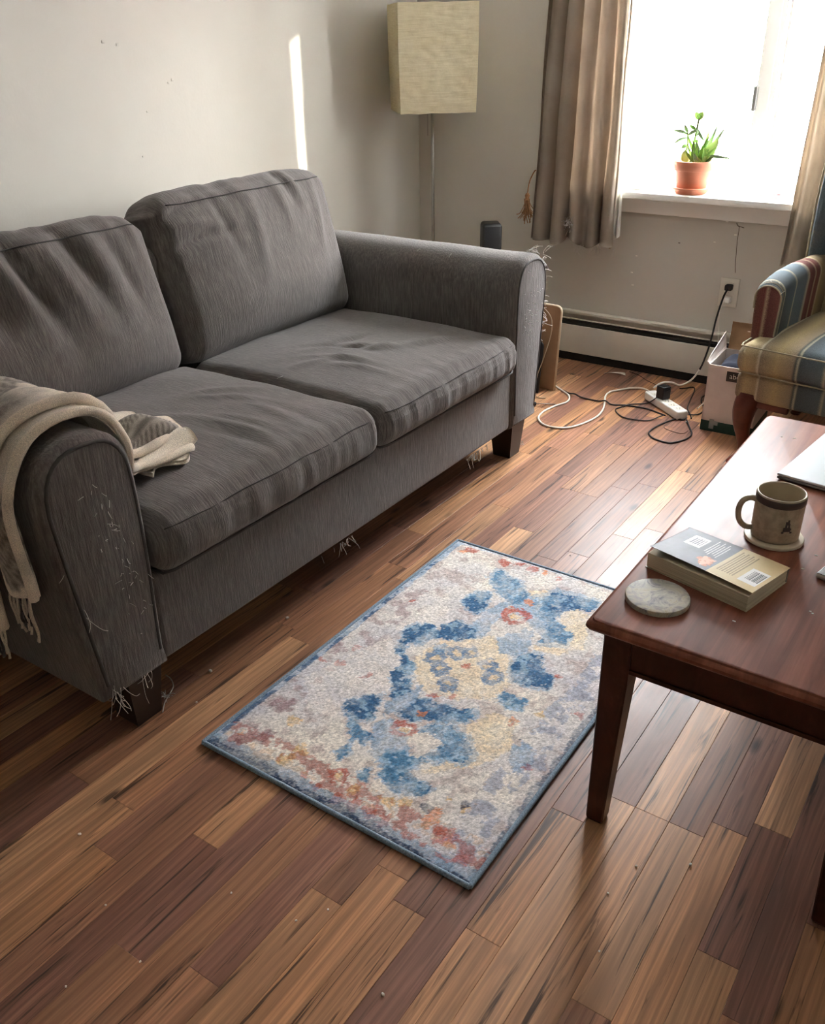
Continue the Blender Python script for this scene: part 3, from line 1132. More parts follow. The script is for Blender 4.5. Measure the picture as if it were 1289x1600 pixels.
def tassel(x, y, z, L, dark):
    parts = []
    for k in range(2):
        a = rr.uniform(0, 6.28)
        p = [(x, y, z), (x + 0.004 * math.cos(a), y + 0.004 * math.sin(a) - 0.004, z - L * 0.4), (x + 0.010 * math.cos(a + 1), y - 0.006, z - L * 0.8), (x + 0.012 * math.cos(a + 2), y - 0.004 + 0.006 * math.sin(a), z - L)]
        parts.append(tube(p, 0.0030, 5, 4))
    o = mk('fringe_tassel', local(join(*parts), BL), M['throw'], BL)
    c = np.array((S(70, 64, 58) if dark else S(214, 202, 182))[:3])
    paint(o, np.tile(c, (len(o.data.vertices), 1)))


dE, zE = on_path(0.90)
for i in range(7):
    tassel(1.210 + 0.011 * i, -3.087 - dE - 0.012, zE + 0.006, rr.uniform(0.085, 0.115), i in (3, 5))
dE, zE = on_path(1.0)
for i in range(14):
    tassel(0.88 + 0.021 * i, -3.087 - dE - 0.030, zE + 0.008, rr.uniform(0.09, 0.13), i % 2 == 0)

# ------------------------------------------------------------------ rug
RUG = (1.478, 2.237, -3.147, -1.978)
RUG_POLYS = {'b':[[(0.29,0.866),(0.298,0.911),(0.407,0.892),(0.468,0.85),(0.465,0.821),(0.443,0.796),(0.358,0.826)],[(0.524,0.835),(0.573,0.894),(0.714,0.91),(0.724,0.872),(0.654,0.843),(0.646,0.798),(0.729,0.764),(0.732,0.727),(0.654,0.703),(0.639,0.775),(0.559,0.792)],[(0.272,0.745),(0.276,0.78),(0.336,0.805),(0.365,0.752),(0.354,0.716),(0.297,0.724)],[(0.217,0.547),(0.222,0.594),(0.267,0.603),(0.303,0.593),(0.312,0.647),(0.39,0.64),(0.422,0.614),(0.367,0.582),(0.312,0.568),(0.301,0.535),(0.245,0.53)],[(0.648,0.564),(0.644,0.616),(0.709,0.634),(0.729,0.598),(0.788,0.581),(0.801,0.545),(0.763,0.537),(0.685,0.529)],[(0.251,0.467),(0.233,0.515),(0.266,0.51),(0.281,0.471),(0.332,0.456),(0.351,0.429),(0.342,0.383),(0.305,0.401),(0.302,0.444)],[(0.368,0.337),(0.349,0.377),(0.382,0.4),(0.407,0.369),(0.386,0.328)],[(0.681,0.454),(0.698,0.477),(0.747,0.474),(0.774,0.486),(0.781,0.45),(0.749,0.436)],[(0.46,0.305),(0.475,0.358),(0.558,0.363),(0.629,0.385),(0.654,0.366),(0.605,0.323),(0.557,0.317),(0.492,0.297)],[(0.567,0.263),(0.588,0.294),(0.626,0.317),(0.697,0.304),(0.74,0.274),(0.74,0.244),(0.702,0.238),(0.679,0.218),(0.637,0.217),(0.649,0.263),(0.609,0.274)],[(0.519,0.18),(0.581,0.2),(0.625,0.172),(0.618,0.132),(0.584,0.123)],[(0.266,0.262),(0.293,0.289),(0.343,0.318),(0.362,0.287),(0.375,0.247),(0.341,0.221),(0.285,0.246)],[(0.349,0.213),(0.41,0.21),(0.442,0.195),(0.427,0.175),(0.379,0.182)],[(0.387,0.13),(0.401,0.171),(0.428,0.141),(0.419,0.117)],[(0.52,0.167),(0.554,0.199),(0.639,0.201),(0.618,0.166),(0.54,0.158)],[(0.569,0.128),(0.611,0.155),(0.711,0.149),(0.715,0.119),(0.653,0.108)],[(0.507,0.102),(0.527,0.127),(0.556,0.094)]],'l':[[(0.376,0.654),(0.374,0.714),(0.41,0.793),(0.456,0.791),(0.451,0.705),(0.465,0.632),(0.412,0.625)],[(0.52,0.646),(0.533,0.69),(0.564,0.713),(0.619,0.717),(0.645,0.634),(0.606,0.604),(0.574,0.604)],[(0.382,0.303),(0.385,0.344),(0.429,0.403),(0.464,0.362),(0.454,0.31),(0.416,0.272)],[(0.465,0.821),(0.527,0.82),(0.559,0.792),(0.639,0.775),(0.649,0.71),(0.564,0.733),(0.449,0.788)],[(0.326,0.536),(0.381,0.559),(0.395,0.528),(0.372,0.5)],[(0.833,0.321),(0.857,0.359),(0.919,0.351),(0.93,0.303),(0.889,0.279)],[(0.403,0.236),(0.435,0.279),(0.563,0.233),(0.661,0.175),(0.561,0.132),(0.475,0.161)]],'t':[[(0.332,0.456),(0.321,0.515),(0.361,0.588),(0.502,0.648),(0.62,0.587),(0.69,0.523),(0.67,0.457),(0.581,0.403),(0.492,0.381),(0.417,0.398)],[(0.635,0.824),(0.68,0.864),(0.759,0.846),(0.801,0.718),(0.745,0.667),(0.669,0.644),(0.647,0.672),(0.745,0.732)],[(0.664,0.348),(0.72,0.401),(0.787,0.408),(0.839,0.33),(0.796,0.252),(0.664,0.17),(0.692,0.227),(0.758,0.255)],[(0.461,0.869),(0.521,0.906),(0.566,0.891),(0.52,0.839)]],'w':[[(0.06,0.28),(0.127,0.414),(0.178,0.511),(0.343,0.4),(0.354,0.323),(0.275,0.289),(0.271,0.21),(0.176,0.192)],[(0.149,0.538),(0.19,0.755),(0.301,0.642),(0.213,0.545)]]}
RUG_CIRCLES = [('t',0.38,0.504,0.0184,0),('b',0.38,0.504,0.0276,1),('t',0.436,0.545,0.0186,0),('b',0.436,0.545,0.0278,1),('t',0.436,0.47,0.0178,0),('b',0.436,0.47,0.0267,1),('t',0.503,0.435,0.0172,0),('b',0.503,0.435,0.0258,1),('t',0.572,0.541,0.0179,0),('b',0.572,0.541,0.0269,1),('t',0.617,0.504,0.0174,0),('b',0.617,0.504,0.0261,1),('t',0.478,0.563,0.0164,0),('b',0.478,0.563,0.0245,1),('r',0.497,0.508,0.0137,0),('r',0.506,0.258,0.0302,1),('y',0.506,0.258,0.0106,0),('r',0.501,0.752,0.0358,1),('y',0.501,0.752,0.0126,0),('r',0.455,0.08,0.0229,1),('y',0.455,0.08,0.008,0),('o',0.503,0.324,0.0134,0),('r',0.492,0.381,0.0123,0),('r',0.548,0.405,0.0123,0),('r',0.102,0.967,0.0216,0),('o',0.075,0.949,0.0129,0),('r',0.266,0.959,0.0208,0),('r',0.326,0.978,0.0152,0),('r',0.397,0.977,0.0191,0),('o',0.459,0.973,0.0094,0),('r',0.524,0.97,0.0093,0),('o',0.498,0.819,0.0161,0),('r',0.809,0.594,0.0093,0),('r',0.951,0.5,0.0142,0),('r',0.919,0.308,0.011,0),('r',0.785,0.389,0.0065,0),('y',0.846,0.451,0.0122,0),('o',0.777,0.403,0.0093,0),('r',0.113,0.667,0.01,0),('o',0.037,0.702,0.0091,0),('r',0.239,0.356,0.0114,0),('r',0.111,0.435,0.0112,0),('r',0.115,0.364,0.014,0),('r',0.05,0.35,0.0098,0),('m',0.141,0.074,0.0228,0),('m',0.102,0.176,0.0292,0),('m',0.115,0.205,0.0148,0),('y',0.175,0.154,0.0189,0),('o',0.075,0.06,0.0074,0),('m',0.076,0.411,0.0332,0),('y',0.275,0.053,0.017,0),('y',0.292,0.087,0.0195,0),('r',0.371,0.043,0.0142,0),('r',0.431,0.028,0.0107,0),('y',0.533,0.064,0.018,0),('y',0.651,0.076,0.0175,0),('y',0.7,0.089,0.0153,0),('o',0.789,0.09,0.018,0),('r',0.514,0.032,0.0177,0),('r',0.57,0.033,0.0185,0),('r',0.622,0.037,0.0182,0),('r',0.676,0.038,0.015,0),('r',0.854,0.068,0.027,0),('o',0.786,0.067,0.0128,0),('r',0.937,0.042,0.0185,0),('o',0.885,0.053,0.0114,0),('y',0.791,0.136,0.0072,0),('y',0.847,0.137,0.0071,0),('n',0.761,0.1,0.0122,0),('n',0.839,0.145,0.0092,0),('m',0.142,0.086,0.0215,0),('n',0.087,0.039,0.0119,0)]



def inpoly(px, py, poly):
    c = np.zeros(px.shape, bool)
    n = len(poly)
    for i in range(n):
        (x1, y1), (x2, y2) = poly[i], poly[(i + 1) % n]
        cond = (y1 > py) != (y2 > py)
        c ^= cond & (px < (x2 - x1) * (py - y1) / ((y2 - y1) or 1e-9) + x1)
    return c


def fbm(nx, ny, cell, seed):
    """value noise on a grid, bilinear"""
    g = np.random.default_rng(seed)
    out = np.zeros((nx, ny))
    amp = 1.0
    for o_ in range(3):
        cx, cy = max(2, int(nx / cell) + 2), max(2, int(ny / cell) + 2)
        r_ = g.random((cx + 1, cy + 1))
        xi, yi = np.arange(nx) / cell, np.arange(ny) / cell
        x0, y0 = xi.astype(int), yi.astype(int)
        fx, fy = (xi - x0)[:, None], (yi - y0)[None, :]
        x0 = np.minimum(x0, cx - 1); y0 = np.minimum(y0, cy - 1)
        a, b = r_[x0][:, y0], r_[x0 + 1][:, y0]
        c, d = r_[x0][:, y0 + 1], r_[x0 + 1][:, y0 + 1]
        out += amp * ((a * (1 - fx) + b * fx) * (1 - fy) + (c * (1 - fx) + d * fx) * fy - 0.5)
        amp *= 0.55
        cell = max(1.5, cell / 2.3)
    return out


def build_rug():
    x0, x1, y0, y1 = RUG
    T = thing('area_rug', 'distressed cream rug with blue stepped medallion and pale blue binding', 'rug', ((x0 + x1) / 2, (y0 + y1) / 2, 0))
    nx, ny = 250, 384
    w, h = x1 - x0 - 0.012, y1 - y0 - 0.012
    uu, vv = np.meshgrid(np.arange(nx) / (nx - 1), np.arange(ny) / (ny - 1), indexing='ij')
    wx = fbm(nx, ny, 14, 1) * 0.022 + fbm(nx, ny, 3, 2) * 0.014
    wy = fbm(nx, ny, 14, 3) * 0.016 + fbm(nx, ny, 3, 4) * 0.010
    kn = 0.0062                     # knot size: the drawing steps from knot to knot
    U = np.floor((uu + wx) * w / kn + 0.5) * kn / w
    V = np.floor((vv + wy) * h / kn + 0.5) * kn / h
    c = lambda *k: np.array(S(*k)[:3])
    cream, lav, tan = c(224, 216, 205), c(194, 191, 196), c(226, 206, 174)
    col = np.zeros((nx, ny, 3))
    n1 = fbm(nx, ny, 46, 5)
    n2 = fbm(nx, ny, 9, 6)
    n3 = np.random.default_rng(9).random((nx, ny))
    side = np.clip((np.abs(uu - 0.5) - 0.22) * 3.2, 0, 1)
    k = np.clip(0.35 + n1 * 1.1 + side * 0.35, 0, 1)[..., None]
    col[:] = cream * (1 - k) + lav * k
    m = np.clip(n2 * 1.6, 0, 0.6)[..., None]
    col = col * (1 - m) + c(170, 150, 145) * m

    def put(mask, colour, strength=1.0, speck=0.25):
        nonlocal col
        a = mask * strength * (1 - speck * (n3 > 0.72)) * np.clip(0.86 + n2 * 0.9, 0.25, 1)
        a = a[..., None]
        col = col * (1 - a) + colour * a
    P = RUG_POLYS
    n4 = fbm(nx, ny, 6, 21)
    for poly in P['w']:
        put(inpoly(U, V, poly), c(228, 220, 212), 0.7)
    for poly in P['t']:
        put(inpoly(U, V, poly), tan, 0.75)
    for poly in P['b']:
        pa = np.array(poly)
        ce = pa.mean(0)
        put(inpoly(U, V, [tuple(q) for q in ce + (pa - ce) * 1.34]), c(140, 170, 194), 0.62, 0.4)
    for poly in P['l']:
        put(inpoly(U, V, poly), c(134, 164, 190), 0.75)
    for poly in P['b']:
        pa = np.array(poly)
        ce = pa.mean(0)
        ins = inpoly(U, V, [tuple(q) for q in ce + (pa - ce) * 1.16])
        put(ins & (n4 > -0.30), c(76, 124, 160), 0.92)
        put(ins & (n1 + 0.5 * n2 > 0.10), c(46, 88, 128), 0.85)
        put(ins & (n4 < -0.16), c(150, 178, 198), 0.8)
        put(ins & (n4 > 0.42), c(206, 206, 204), 0.6)
    pal = {'b': c(78, 120, 160), 't': c(214, 192, 160), 'r': c(178, 84, 66), 'o': c(212, 132, 84), 'y': c(216, 180, 118), 'm': c(140, 102, 108), 'n': c(40, 58, 88)}
    su, sv = w, h
    for (k_, cu, cv_, r, ring) in RUG_CIRCLES:
        d = np.sqrt(((U - cu) * su) ** 2 + ((V - cv_) * sv) ** 2)
        mk_ = (d < r * 1.12) & (d > r * 0.5) if ring else d < r
        if k_ == 'm':
            put(mk_ & (n2 > -0.05), pal[k_], 0.5, 0.5)
        else:
            put(mk_, pal[k_], 0.85, 0.35)
    # borders: worn blue line along the long sides, navy and light blue along the short ones
    du0, du1, dv0, dv1 = uu * w, (1 - uu) * w, vv * h, (1 - vv) * h
    wob = (n2 + n1) * 0.014
    put((du0 + wob < 0.020), c(122, 152, 180), 0.8)
    put((np.abs(du0 - 0.016 + wob * 0.5) < 0.007) & (n2 + 0.6 * n1 > -0.18 + 0.35 * vv), c(52, 84, 118), 0.9)
    put((du1 + wob < 0.016) & (vv < 0.8), c(60, 84, 108), 0.75, 0.5)
    put((np.abs(du1 - 0.075 + wob * 2) < 0.035) & (n2 > 0.02), c(130, 150, 178), 0.5)
    put((dv0 + wob < 0.040), c(120, 150, 176), 0.7, 0.4)
    put((dv0 + wob * 1.5 < 0.022), c(34, 54, 84), 0.9, 0.45)
    put((dv1 + wob < 0.014), c(150, 170, 190), 0.7, 0.4)
    put((np.abs(dv0 - 0.075 + wob * 2) < 0.030) & (n2 > 0.12), c(172, 98, 80), 0.6, 0.4)
    put((np.abs(dv0 - 0.085 - wob * 2) < 0.030) & (n2 < -0.16), c(206, 162, 106), 0.55, 0.4)
    put((np.abs(du0 - 0.085 + wob * 2) < 0.04) & (n2 > 0.14) & (vv < 0.75), c(150, 122, 128), 0.32, 0.5)
    sp2 = np.random.default_rng(4).random((nx, ny))
    put(fbm(nx, ny, 3.5, 12) > 0.66, c(70, 66, 78), 0.75)
    kq = np.random.default_rng(14).random((nx // 2 + 1, ny // 2 + 1)).repeat(2, 0).repeat(2, 1)[:nx, :ny]
    col *= (0.60 + 0.52 * sp2 + 0.42 * kq)[..., None]
    # pile: little tufts
    z = 0.0105 + (fbm(nx, ny, 1.6, 15)) * 0.0006 + (sp2 - 0.5) * 0.0007
    edge = np.minimum(np.minimum(du0, du1), np.minimum(dv0, dv1))
    z -= 0.004 * np.exp(-edge / 0.004)
    X = (uu - 0.5) * w
    Y = (vv - 0.5) * h
    Vv = np.stack([X, Y, z], -1).reshape(-1, 3)
    ii = np.arange(nx * ny).reshape(nx, ny)
    q = np.stack([ii[:-1, :-1], ii[1:, :-1], ii[1:, 1:], ii[:-1, 1:]], -1).reshape(-1, 4)
    me = bpy.data.meshes.new('pile')
    me.vertices.add(len(Vv)); me.vertices.foreach_set('co', Vv.astype(np.float32).ravel())
    me.loops.add(q.size); me.loops.foreach_set('vertex_index', q.astype(np.int32).ravel())
    me.polygons.add(len(q)); me.polygons.foreach_set('loop_start', np.arange(0, q.size, 4, dtype=np.int32))
    me.update(calc_edges=True)
    me.polygons.foreach_set('use_smooth', [True] * len(me.polygons))
    me.materials.append(mat_pattern('rug_pile', 0.97, 0.45, 420, 0.35))
    o = bpy.data.objects.new('pile', me)
    COL.objects.link(o)
    o.parent = T
    paint(o, col.reshape(-1, 3))
    mk('backing', box(-w / 2, w / 2, -h / 2, h / 2, 0.0005, 0.007), plain('rug_backing', S(120, 112, 104), 0.9), T, smooth=False)
    # overcast binding: a cord with stitches
    t = NT('rug_binding')
    wv = t.noise(t.coord('Object', (300, 300, 300)), 1.0, 2)
    t.base(t.ramp(wv, [(0.3, S(96, 116, 134)), (0.7, S(142, 162, 178))]))
    t.set(Roughness=0.85)
    t.bump(wv, 0.5, 0.002)
    hw, hh = (x1 - x0) / 2 - 0.005, (y1 - y0) / 2 - 0.005
    for a, b in (((-hw, -hh), (hw, -hh)), ((hw, -hh), (hw, hh)), ((hw, hh), (-hw, hh)), ((-hw, hh), (-hw, -hh))):
        n = int(max(abs(a[0] - b[0]), abs(a[1] - b[1])) / 0.0035)
        pts = [(a[0] + (b[0] - a[0]) * i / n, a[1] + (b[1] - a[1]) * i / n, 0.0068) for i in range(n + 1)]
        mk('binding', tube(pts, 0.0062, 8, rfun=lambda s, n=n: 1 + 0.05 * math.cos(s * n * math.pi)), t.m, T)


build_rug()

# ------------------------------------------------------------------ coffee table
TZ = 0.525
TX0, TX1, TY0, TY1 = 2.314, 2.876, -2.876, -1.646
M['table_top'] = mat_table('cherry_table_top', S(98, 54, 40), S(136, 82, 62), S(164, 106, 82))
M['table_leg'] = mat_table('cherry_table_leg', S(56, 30, 24), S(76, 42, 32), S(94, 54, 40), (0.3, 0.4))
TT = thing('coffee_table', 'reddish brown wooden coffee table with worn glossy top and tapered legs', 'table', ((TX0 + TX1) / 2, (TY0 + TY1) / 2, 0))
tcx, tcy = (TX0 + TX1) / 2, (TY0 + TY1) / 2


def tp(name, vf, m, **kw):
    return mk(name, local(vf, TT), m, TT, **kw)


def table_top():
    # moulded edge profile: inset, z
    prof = [(0.022, TZ - 0.034), (0.020, TZ - 0.029), (0.012, TZ - 0.026), (0.003, TZ - 0.021), (0.0, TZ - 0.016), (0.0008, TZ - 0.011), (0.005, TZ - 0.006), (0.009, TZ - 0.0045), (0.0105, TZ - 0.001), (0.013, TZ)]
    rings = []
    for ins, z in prof:
        r = 0.012
        ring = []
        for cx, cy, a0 in ((TX1 - ins - r, TY1 - ins - r, 0), (TX0 + ins + r, TY1 - ins - r, 90), (TX0 + ins + r, TY0 + ins + r, 180), (TX1 - ins - r, TY0 + ins + r, 270)):
            for i in range(5):
                a = math.radians(a0 + 22.5 * i)
                ring.append((cx + r * math.cos(a), cy + r * math.sin(a), z))
        rings.append(ring)
    return loft(rings)


tp('tabletop', table_top(), M['table_top'], autosmooth=30)
IN = 0.030
lw = 0.056
zl = TZ - 0.034
for sx in (0, 1):
    for sy in (0, 1):
        ox = TX0 + IN if sx == 0 else TX1 - IN
        oy = TY0 + IN if sy == 0 else TY1 - IN
        dx, dy = (1 if sx == 0 else -1), (1 if sy == 0 else -1)
        rings = []
        for z, wd, o_ in ((0.0, 0.034, 0.002), (0.006, 0.038, 0.0), (0.38, lw, 0.0), (zl, lw, 0.0)):
            c = 0.003
            pts = [(o_, o_ + c), (o_ + c, o_), (o_ + wd - c, o_), (o_ + wd, o_ + c), (o_ + wd, o_ + wd - c), (o_ + wd - c, o_ + wd), (o_ + c, o_ + wd), (o_, o_ + wd - c)]
            rings.append([(ox + dx * a, oy + dy * b, z) for a, b in pts])
        V_, F_ = loft(rings)
        if dx * dy < 0:
            F_ = [f[::-1] for f in F_]
        tp('leg', (V_, F_), M['table_leg'], smooth=False)
ap = 0.008
for name, bx in (('apron', (TX0 + IN + lw, TX1 - IN - lw, TY0 + IN + ap, TY0 + IN + ap + 0.02)), ('apron', (TX0 + IN + lw, TX1 - IN - lw, TY1 - IN - ap - 0.02, TY1 - IN - ap)),
                 ('apron', (TX0 + IN + ap, TX0 + IN + ap + 0.02, TY0 + IN + lw, TY1 - IN - lw)), ('apron', (TX1 - IN - ap - 0.02, TX1 - IN - ap, TY0 + IN + lw, TY1 - IN - lw))):
    x0, x1, y0, y1 = bx
    bead = box(x0, x1, y0 - 0.004, y1 + 0.004, 0.410, 0.419) if (x1 - x0) > (y1 - y0) else box(x0 - 0.004, x1 + 0.004, y0, y1, 0.410, 0.419)
    tp(name, join(box(x0, x1, y0, y1, 0.419, zl), bead), M['table_leg'], smooth=False)
# scuffs: flecks of pale dirt on the top
fl = random.Random(3)
flecks = [(2.395, -1.80), (2.425, -1.795), (2.428, -1.79), (2.62, -2.40), (2.61, -2.47), (2.66, -2.62), (2.665, -2.625), (2.55, -2.93 + 0.2)]
for (fx, fy) in flecks:
    tp('fleck', roundbox((fx, fy, TZ + 0.0004), (0.004 + 0.003 * fl.random(), 0.003, 0.0010), 0.0004, 2), M['chip'])

# ------------------------------------------------------------------ things on the table
# coasters
t = NT('marbled_stone')
n_ = t.noise(t.coord('Object', (1, 1, 1)), 22, 5, 0.65, 2.2)
t.base(t.ramp(n_, [(0.30, S(96, 96, 108)), (0.42, S(150, 147, 140)), (0.55, S(178, 172, 156)), (0.66, S(160, 150, 126)), (0.74, S(92, 84, 70))]))
t.set(Roughness=0.55)
t.b.inputs['Specular IOR Level'].default_value = 0.25
M['marble'] = t.m
M['stoneware'] = plain('coaster_ceramic', S(196, 186, 164), 0.5, var=0.05)


def coaster(c, r, h, m, label):
    o = mk('coaster', lathe([(0, 0.0005), (r - 0.003, 0.0005), (r - 0.0005, 0.002), (r, 0.005), (r, h - 0.003), (r - 0.0012, h - 0.0008), (r - 0.004, h), (r * 0.5, h), (0, h)], 56), m, loc=(c[0], c[1], TZ), autosmooth=30)
    tag(o, label, 'coaster')


coaster((2.405, -2.741), 0.0615, 0.013, M['marble'], 'round marbled stone coaster lying empty at the table corner')
coaster((2.526, -2.373), 0.0615, 0.009, M['stoneware'], 'round cream coaster under the mug')

# mug
t = NT('speckled_glaze')
v = t.coord('Object')
sp_n = t.noise(v, 60, 4)
t.base(t.ramp(sp_n, [(0.35, S(160, 146, 122)), (0.65, S(190, 176, 150))]))
t.set(Roughness=0.32)
t.bump(t.noise(t.coord('Object', (3, 3, 180)), 1.0, 2), 0.15, 0.001)
M['glaze'] = t.m
M['glaze_in'] = plain('mug_inside_glaze', S(172, 158, 132), 0.3)
M['band'] = plain('brown_glaze_band', S(74, 62, 56), 0.35)
MG = thing('mug', 'beige stoneware mug with brown rim band standing on a coaster', 'mug', (2.526, -2.373, TZ + 0.009))
R0 = 0.050
mk('body', lathe([(0, 0.002), (R0 - 0.012, 0.002), (R0 - 0.009, 0.0003), (R0 - 0.004, 0.0003), (R0 - 0.001, 0.003), (R0 - 0.0005, 0.010), (R0, 0.03), (R0 + 0.0005, 0.085)], 56), M['glaze'], MG)
mk('rim_band', lathe([(R0 + 0.0005, 0.085), (R0 + 0.0012, 0.086), (R0 + 0.0012, 0.099), (R0 + 0.0006, 0.1005)], 56), M['band'], MG)
mk('inner_wall', lathe([(R0 + 0.0006, 0.1005), (R0, 0.1035), (R0 - 0.002, 0.1045), (R0 - 0.004, 0.103), (R0 - 0.0048, 0.098), (R0 - 0.005, 0.012), (R0 - 0.012, 0.007), (0, 0.006)], 56), M['glaze_in'], MG)
ha = math.radians(205)          # handle direction
hd = np.array([math.cos(ha), math.sin(ha)])
hp_ = [(R0 - 0.004, 0.082), (R0 + 0.012, 0.086), (R0 + 0.027, 0.076), (R0 + 0.032, 0.054), (R0 + 0.027, 0.031), (R0 + 0.013, 0.017), (R0 - 0.004, 0.016)]
hv, hf = tube([(hd[0] * a, hd[1] * a, b) for a, b in hp_], 0.0062, 10, 6)
mk('handle', (hv, hf), M['glaze'], MG)
# little dark printed emblem on the side
em = []
ea = math.radians(-54)
for (a0, z0, a1, z1) in [(-0.010, 0.030, 0.012, 0.034), (-0.007, 0.034, 0.008, 0.044), (-0.004, 0.044, 0.0, 0.058), (0.002, 0.044, 0.006, 0.054), (-0.006, 0.038, 0.010, 0.041), (0.0, 0.050, 0.004, 0.062)]:
    q = [(a0, z0), (a1, z0), (a1, z1), (a0, z1)]
    em.append(([((R0 + 0.0008) * math.cos(ea + p / R0), (R0 + 0.0008) * math.sin(ea + p / R0), z) for p, z in q], [(0, 1, 2, 3)]))
mk('printed_emblem', join(*em), M['band'], MG, smooth=False)

# paperback book
BKL, BKN = np.array((2.339, -2.635)), np.array((2.560, -2.689))
e1 = BKN - BKL
bl = np.linalg.norm(e1)
ang = math.atan2(e1[1], e1[0])
bw = 0.152
BK = thing('paperback_book', 'thick paperback lying face down on the table with its cover curling up', 'book', (BKL[0], BKL[1], TZ), ang)
t = NT('paper_edges')
pe = t.noise(t.coord('Object', (3, 3, 900)), 1.0, 2)
t.base(t.ramp(pe, [(0.3, S(170, 160, 136)), (0.7, S(214, 204, 178))]))
t.set(Roughness=0.9)
t.bump(pe, 0.3, 0.001)
M['paper'] = t.m
bt = 0.034
mk('page_block', roundbox((bl / 2, bw / 2, bt / 2 + 0.0012), (bl - 0.003, bw - 0.003, bt - 0.0015), 0.0012), M['paper'], BK, autosmooth=40)
mk('under_cover', box(0, bl, 0, bw, 0.0003, 0.0014), plain('book_card', S(196, 186, 160), 0.5), BK, smooth=False)
mk('spine', box(0, bl, bw - 0.0012, bw + 0.0006, 0.0006, bt + 0.001), plain('book_spine', S(120, 116, 112), 0.5), BK, smooth=False)
nu_, nv_ = 230, 150


def cover(u, v):
    lift = 0.0125 * max(0.0, (1 - v)) ** 1.4 * (1 - 0.45 * u) + 0.0015 * math.sin(3.1 * u)
    return (u * bl + 0.002, bw * v + 0.006 * (1 - v), bt + 0.0012 + lift)


cv, cf = sheet(cover, nu_, nv_, 0.0006)
ck = mk('cover', (cv, cf), mat_pattern('printed_cover', 0.5, 0.06, 200, 0.0), BK)
CU, CV = np.meshgrid(np.arange(nu_ + 1) / nu_, np.arange(nv_ + 1) / nv_, indexing='ij')
img = np.zeros((nu_ + 1, nv_ + 1, 3))
c3 = lambda *k: np.array(S(*k)[:3])
dk = CU < 0.56
img[:] = c3(206, 190, 148)
gr = np.clip((CU - 0.56) / 0.44, 0, 1)[..., None]
img = img * (1 - 0.35 * gr) + c3(190, 150, 92) * 0.35 * gr
img[dk] = c3(104, 108, 118)
nn = fbm(nu_ + 1, nv_ + 1, 30, 2)
img[dk] *= (1 + 0.35 * nn[dk])[:, None]


def rect(u0, u1, v0, v1, c_):
    img[(CU >= u0) & (CU < u1) & (CV >= v0) & (CV < v1)] = c_


# barcode panels
rect(0.13, 0.29, 0.52, 0.86, c3(232, 232, 230)); rect(0.150, 0.27, 0.58, 0.80, c3(120, 122, 130))
for i in range(5):
    rect(0.155 + 0.024 * i, 0.165 + 0.024 * i, 0.58, 0.80, c3(236, 236, 234))
rect(0.80, 0.965, 0.16, 0.60, c3(224, 224, 222))
bc = random.Random(4)
x_ = 0.822
while x_ < 0.945:
    w_ = bc.choice([0.004, 0.006, 0.009])
    rect(x_, x_ + w_, 0.26, 0.54, c3(60, 60, 66))
    x_ += w_ + bc.choice([0.004, 0.007])
# lines of print
for i in range(6):
    rect(0.345 + 0.026 * i, 0.356 + 0.026 * i, 0.50 - 0.06 * (i % 3) * 0.5, 0.93 - 0.08 * (i % 2), c3(206, 206, 208))
for i in range(7):
    rect(0.595 + 0.024 * i, 0.605 + 0.024 * i, 0.18, 0.90 - 0.06 * (i % 2), c3(150, 134, 104))
d_ = np.hypot((CU - 0.47) / 0.085, (CV - 0.26) / 0.20)
mo = (d_ + 0.5 * fbm(nu_ + 1, nv_ + 1, 18, 6)) < 0.85
img[mo] = c3(196, 128, 100)
mo = (d_ + 0.8 * fbm(nu_ + 1, nv_ + 1, 12, 8)) < 0.45
img[mo] = c3(222, 170, 140)
flat = img.reshape(-1, 3)
paint(ck, np.vstack([flat, flat]))

# laptop
M['alu'] = plain('silver_aluminium', S(190, 197, 203), 0.55, 0.0, var=0.01)
LP = thing('laptop', 'closed silver laptop lying on the far half of the coffee table', 'laptop', (2.452, -2.073, TZ), math.radians(-7))
LW, LD = 0.252, 0.362
mk('base', roundbox((LW / 2, LD / 2, 0.0060), (LW, LD, 0.0080), 0.0036, 3), plain('laptop_base', S(120, 124, 128), 0.35, 0.6), LP, autosmooth=50)
mk('lid', roundbox((LW / 2, LD / 2, 0.0133), (LW, LD, 0.0060), 0.0029, 3), M['alu'], LP, autosmooth=50)
for fx, fy in ((0.03, 0.03), (LW - 0.03, 0.03), (0.03, LD - 0.03), (LW - 0.03, LD - 0.03)):
    mk('rubber_foot', lathe([(0, 0.0002), (0.006, 0.0002), (0.006, 0.0022), (0, 0.0022)], 16, (fx, fy, 0)), M['black'], LP)

# phone
PH = thing('mobile_phone', 'small dark phone with pale rim lying near the table edge', 'phone', (2.640, -2.492, TZ), math.radians(-12))
mk('body', roundbox((0.072, 0.036, 0.0062), (0.148, 0.076, 0.0115), 0.005, 4), plain('phone_rim', S(196, 194, 190), 0.35, 0.3), PH)
mk('screen', roundbox((0.072, 0.036, 0.0120), (0.143, 0.071, 0.0016), 0.0007, 2), M['black_gloss'], PH)

